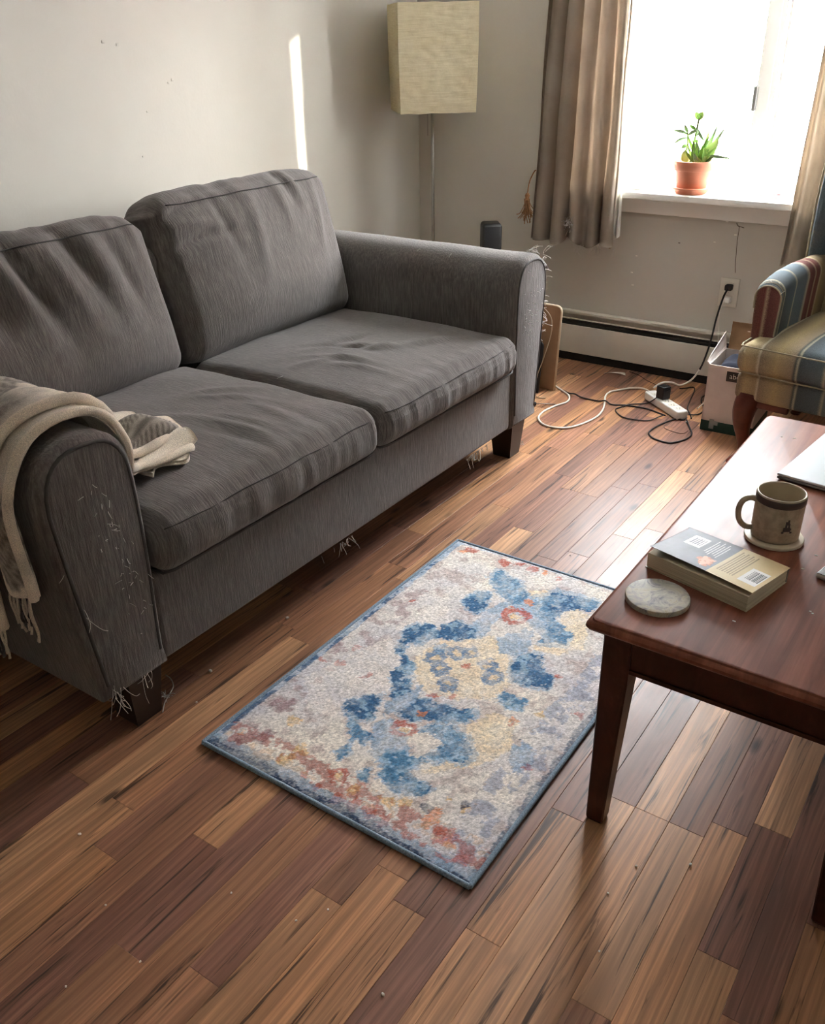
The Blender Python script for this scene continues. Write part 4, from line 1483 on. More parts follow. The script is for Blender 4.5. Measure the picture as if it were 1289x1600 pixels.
# ------------------------------------------------------------------ armchair
STR = [(0.0, S(108, 96, 80)), (0.06, S(140, 128, 108)), (0.10, S(180, 162, 124)), (0.17, S(162, 146, 116)), (0.185, S(198, 188, 164)), (0.195, S(144, 131, 112)), (0.30, S(180, 162, 122)), (0.40, S(150, 136, 116)), (0.415, S(82, 88, 88)), (0.43, S(172, 166, 146)),
       (0.44, S(84, 92, 96)), (0.58, S(100, 111, 118)), (0.60, S(176, 170, 150)), (0.61, S(108, 118, 124)), (0.72, S(102, 113, 122)), (0.75, S(178, 168, 146)), (0.765, S(116, 76, 72)), (0.81, S(100, 64, 62)), (0.825, S(164, 144, 118)), (0.835, S(110, 66, 62)), (0.87, S(108, 72, 66)), (0.885, S(176, 160, 130)), (0.90, S(140, 122, 90)), (0.97, S(116, 102, 84))]


def mat_stripe():
    t = NT('striped_tapestry')
    a = t.n('ShaderNodeAttribute', attribute_name='stripe')
    f = t.noise(t.coord('Object', (300, 300, 300)), 1.0, 3)
    w = t.noise(t.coord('Object'), 14, 5, 0.7)
    s = t.math('FRACT', t.math('ADD', a.outputs['Fac'], t.math('MULTIPLY', t.math('SUBTRACT', f, 0.5), 0.012)))
    c = t.ramp(s, STR, 'LINEAR')
    c = t.mix(0.55, c, t.ramp(f, [(0.3, (0.6, 0.6, 0.6)), (0.7, (1.3, 1.3, 1.3))]), 'MULTIPLY')
    c = t.mix(t.ramp(w, [(0.66, (0, 0, 0)), (0.8, (0.6, 0.6, 0.6))]), c, S(170, 156, 126))
    t.base(c)
    t.set(Roughness=0.9)
    t.b.inputs['Specular IOR Level'].default_value = 0.15
    t.bump(f, 0.4, 0.002)
    return t.m


M['stripe'] = mat_stripe()
M['stripe_pipe'] = plain('chair_piping', S(158, 148, 124), 0.85)
M['cabriole'] = plain('cherry_leg', S(92, 42, 30), 0.3, var=0.25, scale=30)
AC = thing('armchair', 'old striped fabric wing armchair with carved wooden legs by the window', 'armchair', (2.406, -0.575, 0), math.radians(-7))


def stripe(o, fn):
    at = o.data.attributes.new('stripe', 'FLOAT', 'POINT')
    at.data.foreach_set('value', np.array([fn(v.co) for v in o.data.vertices], np.float32))
    return o


def soft(amp, f, seed):
    def d(V, N, Q):
        return V + N * (amp * vnoise(V, f, f, f, seed))[:, None]
    return d


def cush_disp(V, N, Q):
    W = V + N * (0.004 * vnoise(V, 8, 8, 8, 3))[:, None]
    W[:, 2] += np.clip(N[:, 2], 0, 1) * 0.02 * (1 - Q[:, 0] ** 4) * (1 - Q[:, 1] ** 4)
    return W


CW = 0.35
x2s = lambda v: (v.x + CW) * 1.75 + 0.03
o = stripe(mk('seat_base', roundbox((0, -0.02, 0.318), (0.695, 0.66, 0.105), 0.022, 4, (30, 20, 4), soft(0.003, 8, 1)), M['stripe'], AC), x2s)
o = stripe(mk('seat_cushion', roundbox((0, -0.06, 0.428), (0.700, 0.64, 0.112), 0.042, 5, (40, 34, 4), cush_disp), M['stripe'], AC), x2s)
for zz in (0.478, 0.380):
    y_ = -0.373
    mk('piping', tube([(-0.338, -0.10, zz + 0.004), (-0.342, -0.30, zz + 0.002), (-0.338, -0.352, zz), (-0.30, y_ + 0.003, zz), (0, y_ - 0.002, zz), (0.30, y_ + 0.003, zz), (0.338, -0.352, zz), (0.342, -0.30, zz)], 0.0028, 6, 6), M['stripe_pipe'], o)


def chair_arm(sx):
    # rounded roll in section (a: across, z), swept back along local y
    prof = []
    for i in range(13):
        a = math.pi * (1 - i / 12)
        prof.append((0.052 * math.cos(a), 0.645 + 0.048 * math.sin(a)))
    prof += [(0.050, 0.60), (0.046, 0.50), (0.044, 0.36), (-0.044, 0.36), (-0.046, 0.50), (-0.050, 0.60)]
    rings = []
    ys = [-0.268, -0.266, -0.258, -0.240, -0.18, -0.10, 0.0, 0.10, 0.20, 0.26]
    ins = [0.86, 0.93, 0.98, 1, 1, 1, 1, 1, 1, 1]
    for y, k in zip(ys, ins):
        t_ = (y + 0.268) / 0.53
        zz = 0.012 * math.sin(math.pi * t_) + 0.020 * t_
        rings.append([(sx * (-0.305) + sx * a * k * 1.0 - 0.0 + sx * (-0.012) * math.sin(math.pi * min(1, t_ * 1.5)), y, 0.50 + (z - 0.50) * k + (zz if z > 0.55 else 0)) for a, z in prof])
    # fine subdivision along y for stripes
    fine = []
    for A, B in zip(rings[:-1], rings[1:]):
        nseg = max(1, int((B[0][1] - A[0][1]) / 0.006))
        for q in range(nseg):
            s_ = q / nseg
            fine.append([tuple(np.array(a) * (1 - s_) + np.array(b) * s_) for a, b in zip(A, B)])
    fine.append(rings[-1])
    o = mk('arm', loft(fine), M['stripe'], AC, autosmooth=60)
    stripe(o, lambda v: 0.745 + (abs(v.x) - 0.25) * 1.3 if v.y < -0.262 else 0.40 + (v.y + 0.26) * 1.35)
    # front facing panel welt
    ring = fine[1]
    pts = [(p[0], p[1] - 0.004, p[2]) for p in ring[-1:] + ring[:15]]
    mk('piping', tube(pts, 0.0030, 6), M['stripe_pipe'], o)
    return o


chair_arm(1)
chair_arm(-1)
# tall back with wings
def back_sheet():
    return roundbox((0, 0.262, 0.78), (0.66, 0.12, 0.84), 0.055, 5, (36, 3, 30), soft(0.004, 6, 5))


V_, F_ = back_sheet()
V_ = np.array(V_)
V_[:, 1] += (V_[:, 2] - 0.4) * 0.045
stripe(mk('backrest', (V_, F_), M['stripe'], AC), x2s)
for sx in (-1, 1):
    rings = []
    for z, y0, y1 in ((0.66, 0.19, 0.32), (0.70, 0.18, 0.33), (0.80, 0.175, 0.34), (0.92, 0.18, 0.35), (1.04, 0.20, 0.35), (1.13, 0.24, 0.352), (1.18, 0.285, 0.355)):
        ring = []
        for i in range(16):
            a = 2 * math.pi * i / 16
            ring.append((sx * 0.318 + 0.034 * math.copysign(abs(math.cos(a)) ** 0.6, math.cos(a)), (y0 + y1) / 2 + (y1 - y0) / 2 * math.copysign(abs(math.sin(a)) ** 0.7, math.sin(a)), z))
        rings.append(ring)
    o = mk('wing', loft(rings), M['stripe'], AC, autosmooth=60)
    stripe(o, lambda v: 0.50 + (v.y - 0.2) * 0.45)
    mk('piping', tube([(sx * 0.350, r_[12][1] + 0.012, r_[0][2]) for r_ in rings], 0.004, 6, 4), M['stripe_pipe'], o)


def cabriole(sx, sy):
    # outward S-curve from seat corner to scroll foot; (out, z, radius)
    cur = [(0.002, 0.300, 0.044), (0.010, 0.255, 0.046), (0.018, 0.215, 0.040), (0.018, 0.165, 0.031), (0.008, 0.115, 0.024), (0.000, 0.075, 0.020), (0.004, 0.045, 0.019), (0.020, 0.026, 0.023), (0.034, 0.014, 0.022), (0.034, 0.006, 0.018)]
    pts = spline([(c[0], c[1], c[2]) for c in cur], 5)
    rings = []
    for p in pts:
        cx, cy = sx * (0.292 + p[0] * 0.72), sy * (0.300 + p[0] * 0.72) - (0.0 if sy > 0 else 0.008)
        ring = []
        for i in range(12):
            a = 2 * math.pi * i / 12
            ca, sa = math.cos(a), math.sin(a)
            ring.append((cx + p[2] * math.copysign(abs(ca) ** 0.75, ca), cy + p[2] * math.copysign(abs(sa) ** 0.75, sa), max(0.0, p[1] - 0.006)))
        rings.append(ring)
    V_, F_ = loft(rings)
    mk('leg', (V_, [f[::-1] for f in F_]), M['cabriole'], AC)


for sx in (-1, 1):
    for sy in (-1, 1):
        cabriole(sx, sy)
for sx in (-1, 1):
    mk('leg_bracket', roundbox((sx * 0.20, -0.326, 0.255), (0.12, 0.022, 0.030), 0.008), M['cabriole'], AC)
mk('frayed_threads', threads([(-0.357, -0.262, 0.62), (-0.357, -0.262, 0.66), (-0.355, -0.262, 0.55), (-0.353, -0.262, 0.5), (-0.30, -0.268, 0.69), (-0.27, -0.268, 0.69), (-0.25, -0.268, 0.67)], 0.012, 0.03, 0.001, 0, (-0.3, -0.4, 0.1), 5), M['thread'], AC)['kind'] = 'stuff'

# ------------------------------------------------------------------ floor lamp
LX, LY = 0.302, -0.330
FLP = thing('floor_lamp', 'tall floor lamp with a square crumpled rice-paper shade in the corner', 'lamp', (LX, LY, 0), math.radians(-47))
t = NT('rice_paper')
crk = t.noise(t.coord('Object', (12, 12, 160)), 1.0, 4, 0.6, 0.4)
bl_ = t.noise(t.coord('Object'), 10, 4, 0.6)
pc = t.ramp(crk, [(0.3, S(222, 212, 180)), (0.7, S(240, 232, 206))])
t.base(pc)
t.set(Roughness=0.75)
n1 = t.bump(crk, 0.5, 0.004)
t.bump(bl_, 0.4, 0.02, n1)
tr = t.n('ShaderNodeBsdfTranslucent')
t.l(pc, tr.inputs['Color'])
mx = t.n('ShaderNodeMixShader')
mx.inputs['Fac'].default_value = 0.42
t.l(t.b.outputs[0], mx.inputs[1]); t.l(tr.outputs[0], mx.inputs[2])
t.l(mx.outputs[0], t.out.inputs['Surface'])
M['paper_shade'] = t.m
SHW, SZ0, SZ1 = 0.360, 1.185, 1.628


def shade():
    rings = []
    nz_, ns = 60, 22
    for i in range(nz_ + 1):
        z = SZ0 + (SZ1 - SZ0) * i / nz_
        ring = []
        tt = i / nz_
        hw = SHW / 2 * (0.965 + 0.035 * tt + 0.012 * math.sin(tt * math.pi))
        for s_ in range(4):
            a = s_ * math.pi / 2
            for k_ in range(ns):
                u = -1 + 2 * k_ / ns
                px, py = hw, hw * u
                bow = 0.010 * (1 - u * u) * math.sin(tt * 9.5 + s_) * 0.35
                wr = 0.004 * nz(u * 5 + s_ * 7, tt * 16, 1) + 0.0022 * nz(u * 9 + s_ * 3, tt * 48, 4)
                ed = 1 - abs(u) ** 8
                px += (bow + wr) * ed
                ring.append((px * math.cos(a) - py * math.sin(a), px * math.sin(a) + py * math.cos(a), z + 0.004 * nz(u * 3 + s_ * 5, tt * 2, 8) * (1 if i in (0, nz_) else 0.2)))
        rings.append(ring)
    V, Fc = loft(rings, cap=False)
    # inner skin gives the paper a thickness
    n = len(V)
    inner = [(x * 0.994, y * 0.994, z) for x, y, z in V]
    m = len(rings[0])
    Fc2 = [tuple(i + n for i in reversed(f)) for f in Fc]
    rim = []
    for k_ in range(m):
        k2 = (k_ + 1) % m
        rim.append((k_, k_ + n, k2 + n, k2))
        b = (len(rings) - 1) * m
        rim.append((b + k_, b + k2, b + k2 + n, b + k_ + n))
    return V + inner, Fc + Fc2 + rim


mk('lamp_shade', shade(), M['paper_shade'], FLP, autosmooth=60)
mk('pole', tube([(0, 0, 0.02), (0, 0, 1.50)], 0.0078, 14), M['steel'], FLP)
mk('lamp_base', lathe([(0, 0.0005), (0.13, 0.0005), (0.135, 0.004), (0.135, 0.012), (0.13, 0.016), (0.03, 0.020), (0.012, 0.028), (0, 0.028)], 40), M['steel'], FLP)
mk('bulb_holder', lathe([(0, 1.38), (0.02, 1.38), (0.02, 1.45), (0.012, 1.46), (0.03, 1.50), (0.028, 1.53), (0, 1.55)], 20), M['white_plastic'], FLP)
mk('shade_frame', join(tube([(-0.17, 0, 1.40), (0.17, 0, 1.40)], 0.002, 6), tube([(0, -0.17, 1.40), (0, 0.17, 1.40)], 0.002, 6)), M['steel'], FLP)
mk('pull_cord', tube([(-0.022, -0.018, 1.40), (-0.024, -0.019, 1.20), (-0.024, -0.019, 1.075)], 0.0011, 5), M['dark_thread'], FLP)

# ------------------------------------------------------------------ curtains
M['curtain'] = mat_cloth('taupe_linen', S(146, 134, 122), S(172, 160, 147), 0.40)
M['curtain_r'] = mat_cloth('backlit_tone_linen', S(150, 139, 126), S(178, 166, 150), 0.36)  # lighter base tone imitates daylight coming through the right curtain
M['lining'] = mat_cloth('white_lining', S(226, 224, 218), S(238, 236, 230), 0.5, bump=0.1)
M['tassel_brown'] = plain('brown_yarn', S(140, 98, 62), 0.9, var=0.3, scale=60)


def curtain(xt0, xt1, xb0, xb1, zt, zb, y, folds, amp, seed, nu=150, nv=50, hem_wave=0.012):
    ph = [random.Random(seed).uniform(0.75, 1.25) for _ in range(folds + 2)]
    edges = np.concatenate([[0], np.cumsum(ph[:folds])])
    edges /= edges[-1]

    def fn(u, v):
        # u across, v down
        f = float(np.interp(u, edges, np.arange(folds + 1)))
        x = (xt0 + (xt1 - xt0) * u) * (1 - v) + (xb0 + (xb1 - xb0) * u) * v
        a = amp * (0.75 + 0.35 * v) * (1 + 0.25 * math.sin(f * 2.1 + seed))
        w = math.sin(2 * math.pi * f + 0.5 * math.sin(3 * v + seed + f))
        w = math.copysign(abs(w) ** 0.75, w)
        yy = y + a * w + 0.012 * nz(u * 4, v * 3, seed)
        x += 0.35 * a * math.cos(2 * math.pi * f + 0.7) + 0.006 * nz(u * 6, v * 5, seed + 3)
        z = zt + (zb - zt) * v + v * hem_wave * (math.sin(2 * math.pi * f * 0.5) + 1.5 * nz(u * 5, seed, 1))
        return (x, yy, z)
    return sheet(fn, nu, nv, 0.0022)


CL = thing('curtain', 'taupe linen curtain with frayed hem hanging left of the window', 'curtain', (0.98, -0.11, 2.2), group=None)
mk('drape', local(curtain(0.815, 1.158, 0.735, 1.168, 2.22, 0.605, -0.130, 5, 0.028, 11), CL), M['curtain'], CL)
mk('lining', local(curtain(1.125, 1.186, 1.150, 1.194, 2.22, 0.655, -0.104, 2, 0.007, 9, 40, 40), CL), M['lining'], CL)
mk('edge_hem', local(tube([(1.172 + 0.004 * math.sin(z * 9), -0.135 + 0.006 * math.sin(z * 7), z) for z in np.linspace(0.60, 2.2, 40)], 0.005, 6), CL), M['curtain'], CL)
rr = random.Random(31)
o = mk('frayed_hem', local(threads([(1.085 + rr.gauss(0, 0.02), -0.12, 0.60) for _ in range(16)] + [(0.99 + rr.gauss(0, 0.01), -0.12, 0.60) for _ in range(8)] + [(1.18, -0.12, 0.60)] * 3, 0.02, 0.055, 0.0012, 1.6, (0, 0, -0.5), 6), CL), M['thread'], CL)
o['kind'] = 'stuff'
# little hole and stain patch near the hem
o = mk('frayed_patch', local(threads([(0.955 + rr.gauss(0, 0.010), -0.160, 0.705 + rr.gauss(0, 0.014)) for _ in range(40)], 0.006, 0.02, 0.0012, 0.5, (0, -0.5, 0), 12), CL), M['thread'], CL)
o['kind'] = 'stuff'
tb = thing('tassel', 'brown yarn tieback tassel hanging beside the left curtain', 'tassel', (0.704, -0.10, 0.82))
mk('tassel_head', local(lathe([(0, 0.012), (0.008, 0.010), (0.012, 0.0), (0.010, -0.012), (0.013, -0.02)], 14, (0.704, -0.10, 0.80)), tb), M['tassel_brown'], tb)
o = mk('yarn', local(threads([(0.704 + rr.gauss(0, 0.006), -0.10 + rr.gauss(0, 0.006), 0.785) for _ in range(46)], 0.06, 0.11, 0.0022, 3.0, (0, 0, -1), 2), tb), M['tassel_brown'], tb)
o['kind'] = 'stuff'
mk('loop', local(tube([(0.704, -0.10, 0.81), (0.692, -0.06, 0.86), (0.694, -0.02, 0.90), (0.695, -0.004, 0.905)], 0.003, 6, 5), tb), M['tassel_brown'], tb)

CRT = thing('curtain', 'linen curtain, beige lightened to imitate backlight, hanging right of the window behind the armchair', 'curtain', (2.2, -0.11, 2.2))
mk('drape', local(curtain(1.985, 2.48, 1.930, 2.48, 2.22, 0.60, -0.124, 6, 0.024, 5), CRT), M['curtain_r'], CRT)
rod = thing('curtain_rod', 'slim metal curtain rod above the window', 'rod', (1.65, -0.11, 2.23))
mk('pole', local(tube([(0.70, -0.13, 2.235), (2.62, -0.13, 2.235)], 0.011, 14), rod), M['steel'], rod)
for x in (0.72, 2.60):
    mk('bracket', local(roundbox((x, -0.055, 2.235), (0.018, 0.112, 0.03), 0.004), rod), M['steel'], rod)
    mk('finial', local(roundbox((x + (-0.03 if x < 1 else 0.03), -0.11, 2.235), (0.03, 0.03, 0.03), 0.014, 4), rod), M['steel'], rod)

# ------------------------------------------------------------------ plants on the sill
M['terracotta'] = plain('terracotta', S(190, 120, 92), 0.75, var=0.10, scale=14)
M['soil'] = plain('potting_soil', S(70, 54, 42), 0.95, var=0.3, scale=120, bump=0.5)


def mat_leaf(name, c0, c1):
    return mat_cloth(name, c0, c1, 0.03, (60, 60, 60), 0.1)


M['leaf'] = mat_leaf('leaf_green', S(104, 150, 72), S(140, 180, 96))
M['leaf_pale'] = mat_leaf('leaf_pale_green', S(150, 190, 96), S(186, 214, 130))
M['leaf_grey'] = mat_leaf('leaf_grey_green', S(124, 150, 112), S(152, 172, 134))
M['stem'] = plain('plant_stem', S(110, 120, 80), 0.6)
SZ = WZ0
PX, PY = 1.474, 0.000
PP = thing('potted_plant', 'terracotta pot with a leafy green houseplant on the window sill', 'plant', (PX, PY, SZ))
mk('saucer', lathe([(0, 0.0005), (0.062, 0.0005), (0.066, 0.003), (0.077, 0.020), (0.084, 0.022), (0.084, 0.028), (0.078, 0.029), (0.072, 0.026), (0.064, 0.008), (0, 0.007)], 44), M['terracotta'], PP)
mk('pot', lathe([(0, 0.0085), (0.060, 0.0085), (0.062, 0.012), (0.076, 0.098), (0.078, 0.099), (0.083, 0.100), (0.0875, 0.136), (0.086, 0.139), (0.082, 0.140), (0.079, 0.136), (0.076, 0.110), (0, 0.108)], 44), M['terracotta'], PP)
mk('soil', lathe([(0.0775, 0.121), (0.06, 0.125), (0.03, 0.127), (0, 0.126)], 30), M['soil'], PP)


def leaf(base, tip, w, droop=0.0, name='leaf', m=None, fold=0.25, seed=0, parent=None):
    b, t_ = np.array(base, float), np.array(tip, float)
    d = t_ - b
    L = np.linalg.norm(d)
    lean = random.Random(int(abs(tip[0] * 9173 + tip[2] * 7919) * 1000))
    side = np.cross(d, (lean.uniform(-0.5, 0.7), -1.0, lean.uniform(0.0, 0.7)))
    if np.linalg.norm(side) < 1e-6:
        side = np.array([1.0, 0, 0])
    side /= np.linalg.norm(side)
    up = np.cross(side, d / L)

    def fn(u, v):
        p = b + d * u + up * (L * droop * math.sin(math.pi * u)) + np.array([0, 0, -L * 0.35 * max(droop, 0) * u * u])
        wd = max(1.25 * w, 0.014) * (math.sin(math.pi * min(1, u * 0.93 + 0.05)) ** 0.8) * 0.5
        s_ = (v - 0.5) * 2
        return tuple(p + side * (wd * s_) + up * (fold * wd * abs(s_)))
    return mk(name, sheet(fn, 10, 4, 0.0008), m, parent)


lr = random.Random(17)
# tall stem to the left with narrow leaves and a tuft on top
def stem(pts, r):
    return mk('stem', tube(pts, r, 7, 5), M['stem'], PP)


stem([(-0.030, 0.0, 0.12), (-0.040, 0.0, 0.17), (-0.040, 0.005, 0.21), (-0.045, 0.0, 0.25)], 0.0050)
stem([(-0.020, 0.005, 0.12), (-0.012, 0.0, 0.19), (-0.006, -0.004, 0.25), (0.000, -0.004, 0.31)], 0.0048)
for b, t_, w, dr, m in [
    ((0.0, -0.004, 0.305), (-0.018, -0.010, 0.335), 0.020, 0.1, 'leaf_pale'), ((0.0, -0.004, 0.305), (0.016, -0.008, 0.338), 0.022, 0.1, 'leaf_pale'), ((0.0, 0.0, 0.305), (0.004, -0.02, 0.330), 0.018, 0.1, 'leaf'), ((0.0, 0, 0.30), (0.0, 0.02, 0.33), 0.018, 0.1, 'leaf_pale'),
    ((-0.045, 0, 0.245), (-0.108, -0.01, 0.262), 0.012, 0.18, 'leaf_grey'), ((-0.045, 0, 0.25), (-0.060, -0.01, 0.285), 0.012, 0.05, 'leaf_grey'), ((-0.042, 0, 0.23), (-0.098, -0.012, 0.205), 0.012, 0.12, 'leaf_grey'), ((-0.042, 0, 0.24), (0.005, -0.01, 0.268), 0.012, 0.12, 'leaf_grey'),
    ((-0.005, -0.004, 0.27), (0.038, -0.012, 0.225), 0.010, 0.30, 'leaf_grey'), ((-0.006, -0.004, 0.26), (-0.036, -0.012, 0.283), 0.012, 0.1, 'leaf'), ((-0.008, -0.004, 0.24), (0.018, -0.012, 0.25), 0.012, 0.1, 'leaf_grey'), ((-0.012, 0, 0.21), (0.014, -0.014, 0.222), 0.012, 0.1, 'leaf'),
    ((-0.04, 0, 0.20), (-0.062, -0.01, 0.19), 0.014, 0.1, 'leaf_grey'),
    ((-0.032, -0.012, 0.125), (-0.034, -0.03, 0.188), 0.030, 0.12, 'leaf_pale')]:
    leaf(b, t_, w, dr, 'leaf', M[m], parent=PP)
# bushy clump to the right: blade leaves fanning out
for i in range(26):
    a = lr.uniform(-2.6, 0.5)
    R_ = lr.uniform(0.02, 0.085)
    zt = lr.uniform(0.17, 0.275) - R_ * 0.35
    bx_, by_ = 0.030 + lr.uniform(-0.02, 0.02), lr.uniform(-0.03, 0.02)
    leaf((bx_, by_, 0.122), (bx_ + R_ * math.cos(a), by_ + 0.6 * R_ * math.sin(a) - 0.004, zt), lr.uniform(0.010, 0.018), lr.uniform(0.02, 0.12), 'leaf', M[lr.choice(['leaf', 'leaf_pale', 'leaf', 'leaf_grey'])], parent=PP)
for b, t_, w, dr, m in [((0.04, -0.01, 0.15), (0.100, -0.02, 0.232), 0.034, 0.06, 'leaf_pale'), ((0.05, 0, 0.16), (0.165, -0.02, 0.165), 0.007, 0.22, 'leaf_grey'), ((0.045, 0, 0.16), (0.118, -0.01, 0.275), 0.009, 0.02, 'leaf_grey'), ((0.04, 0, 0.16), (0.085, -0.005, 0.288), 0.009, 0.02, 'leaf_grey'),
                        ((0.02, 0, 0.15), (-0.014, -0.02, 0.226), 0.008, 0.15, 'leaf_grey'), ((0.02, 0, 0.14), (0.012, -0.02, 0.215), 0.008, 0.1, 'leaf_grey')]:
    leaf(b, t_, w, dr, 'leaf', M[m], parent=PP)

WPX, WPY = 1.222, 0.015
WP = thing('small_pot', 'small white ceramic pot with dry soil beside the left curtain', 'pot', (WPX, WPY, SZ))
M['white_ceramic'] = plain('white_ceramic', S(206, 206, 198), 0.35, var=0.02)
mk('pot', lathe([(0, 0.0005), (0.034, 0.0005), (0.037, 0.003), (0.046, 0.090), (0.048, 0.092), (0.048, 0.098), (0.045, 0.098), (0.043, 0.090), (0, 0.086)], 40), M['white_ceramic'], WP)
mk('soil', lathe([(0.0436, 0.091), (0.03, 0.096), (0.012, 0.100), (0, 0.098)], 24), plain('dry_moss', S(122, 110, 84), 0.95, var=0.3, scale=150, bump=0.6), WP)
mk('dry_sprig', join(*[tube([(0.004 * i - 0.008, 0, 0.096), (0.006 * i - 0.012, 0.003, 0.106), (0.010 * i - 0.02, 0.002 * i, 0.112 - 0.002 * i)], 0.0016, 5, 3) for i in range(5)]), plain('dry_stalk', S(150, 122, 84), 0.9), WP)
tr_ = thing('hair_tie', 'small red and white twisted hair tie on the window sill', 'hair tie', (1.846, 0.030, SZ))
ring_pts = [(0.022 * math.cos(a), 0.016 * math.sin(a), 0.0065 + 0.001 * math.sin(3 * a)) for a in np.linspace(0, 2 * math.pi, 24, endpoint=False)]
mk('band', tube(ring_pts, 0.0055, 8, closed=True), plain('pink_band', S(206, 180, 176), 0.8), tr_)
mk('twist', tube([(p[0] * 1.0 + 0.004 * math.cos(i * 1.3), p[1] + 0.004 * math.sin(i * 1.3), 0.0095 + 0.0035 * math.sin(i * 1.3)) for i, p in enumerate(ring_pts)], 0.0022, 6, closed=True), plain('red_cord', S(140, 62, 60), 0.8), tr_)

# ------------------------------------------------------------------ wall outlet and the two plugs in it
OX, OZ = 1.709, 0.434
OU = thing('wall_outlet', 'ivory double wall outlet plate under the window', 'outlet', (OX, -0.001, OZ))
mk('cover_plate', roundbox((0, -0.0025, 0), (0.086, 0.006, 0.132), 0.0025, 3), M['outlet'], OU)
for dz in (0.030, -0.030):
    s_ = mk('socket', roundbox((0, -0.0060, dz), (0.038, 0.003, 0.034), 0.0014, 2), M['outlet'], OU)
    mk('slot', join(box(-0.008, -0.006, -0.0079, -0.0073, dz - 0.002, dz + 0.007), box(0.006, 0.008, -0.0079, -0.0073, dz - 0.002, dz + 0.007)), M['heater_dark'], s_, smooth=False)
mk('screw', lathe([(0, 0), (0.003, 0), (0.003, 0.001), (0, 0.0015)], 10, (0, -0.006, 0)), M['steel'], OU)


def cable(name, pts, r, m, label, cat='cable', sm=8, group=None):
    P = np.array(pts, float)
    o_ = P[0].copy(); o_[2] = min(P[:, 2]) - r
    vf = tube(P - o_, r, 7, sm)
    o = mk(name, vf, m, loc=tuple(o_))
    return tag(o, label, cat, group)


pc = thing('mains_cable', 'black cord plugged into the upper wall socket and arching to the power strip', 'cable', (1.712, -0.02, OZ + 0.03))
mk('plug', local(roundbox((1.712, -0.0245, OZ + 0.028), (0.032, 0.034, 0.026), 0.006, 3), pc), M['black'], pc)
up = [(1.712, -0.040, OZ + 0.024), (1.704, -0.062, OZ - 0.010), (1.694, -0.088, 0.335), (1.690, -0.105, 0.25), (1.682, -0.125, 0.170), (1.668, -0.150, 0.100)]
lo = [(1.668, -0.150, 0.100), (1.645, -0.190, 0.055), (1.618, -0.250, 0.045), (1.592, -0.300, 0.068), (1.562, -0.345, 0.075), (1.535, -0.372, 0.054)]
full = spline(up + lo[1:], 8)
kk = 8 * 5
mk('cord', local(tube(full[:kk + 1], 0.0042, 7), pc), M['cord_black'], pc)
mk('cord_sleeve', local(tube(full[kk:], 0.0046, 7), pc), M['cord_white'], pc)['label'] = 'grey-white lower sleeve of the cord'
wc = thing('charger_cable', 'thin white cord plugged into the lower wall socket', 'cable', (1.712, -0.02, OZ - 0.03))
mk('plug', local(roundbox((1.712, -0.022, OZ - 0.030), (0.030, 0.030, 0.026), 0.006, 3), wc), M['white_plastic'], wc)
mk('cord', local(tube([(1.705, -0.036, OZ - 0.036), (1.694, -0.046, 0.36), (1.698, -0.050, 0.30), (1.722, -0.092, 0.20), (1.755, -0.14, 0.14), (1.772, -0.20, 0.10), (1.768, -0.33, 0.03), (1.755, -0.40, 0.006)], 0.0026, 7, 8), wc), M['cord_white'], wc)

# ------------------------------------------------------------------ power strip with adapter
A_, B_ = np.array((1.520, -0.372)), np.array((1.737, -0.545))
dv_ = B_ - A_
PS = thing('power_strip', 'white power strip on the floor in front of the heater', 'power strip', (A_[0], A_[1], 0), math.atan2(dv_[1], dv_[0]))
pl = float(np.linalg.norm(dv_))
mk('housing', roundbox((pl / 2, 0, 0.020), (pl, 0.056, 0.038), 0.007, 3), M['white_plastic'], PS, autosmooth=50)
for i in range(5):
    cx = 0.055 + i * 0.046
    s_ = mk('socket', roundbox((cx, 0, 0.0388), (0.034, 0.034, 0.0022), 0.001, 2), M['outlet'], PS)
    mk('slot', join(box(cx - 0.004, cx + 0.004, -0.008, -0.006, 0.0398, 0.0403), box(cx - 0.004, cx + 0.004, 0.006, 0.008, 0.0398, 0.0403), box(cx + 0.009, cx + 0.013, -0.002, 0.002, 0.0398, 0.0403)), M['heater_dark'], s_, smooth=False)
mk('switch', roundbox((0.022, 0, 0.0405), (0.020, 0.014, 0.005), 0.002, 2), plain('grey_switch', S(196, 196, 190), 0.4), PS)
mk('cord_boot', lathe([(0, 0), (0.011, 0), (0.010, 0.012), (0.007, 0.020), (0, 0.020)], 14, (0, 0, 0)), M['black'], PS)
cb = PS.children[-1]
cb.location = (pl - 0.002, 0, 0.020)
cb.rotation_euler = (0, math.radians(90), 0)
AD = thing('power_adapter', 'black cube power adapter plugged into the power strip', 'adapter', (A_[0] + dv_[0] * 0.40, A_[1] + dv_[1] * 0.40, 0.0405), math.atan2(dv_[1], dv_[0]) + 0.2)
mk('body', roundbox((0, 0, 0.030), (0.046, 0.046, 0.058), 0.005, 3), M['black'], AD, autosmooth=50)
mk('top_cap', roundbox((0, 0, 0.0592), (0.036, 0.036, 0.0016), 0.0007), M['black_gloss'], AD)

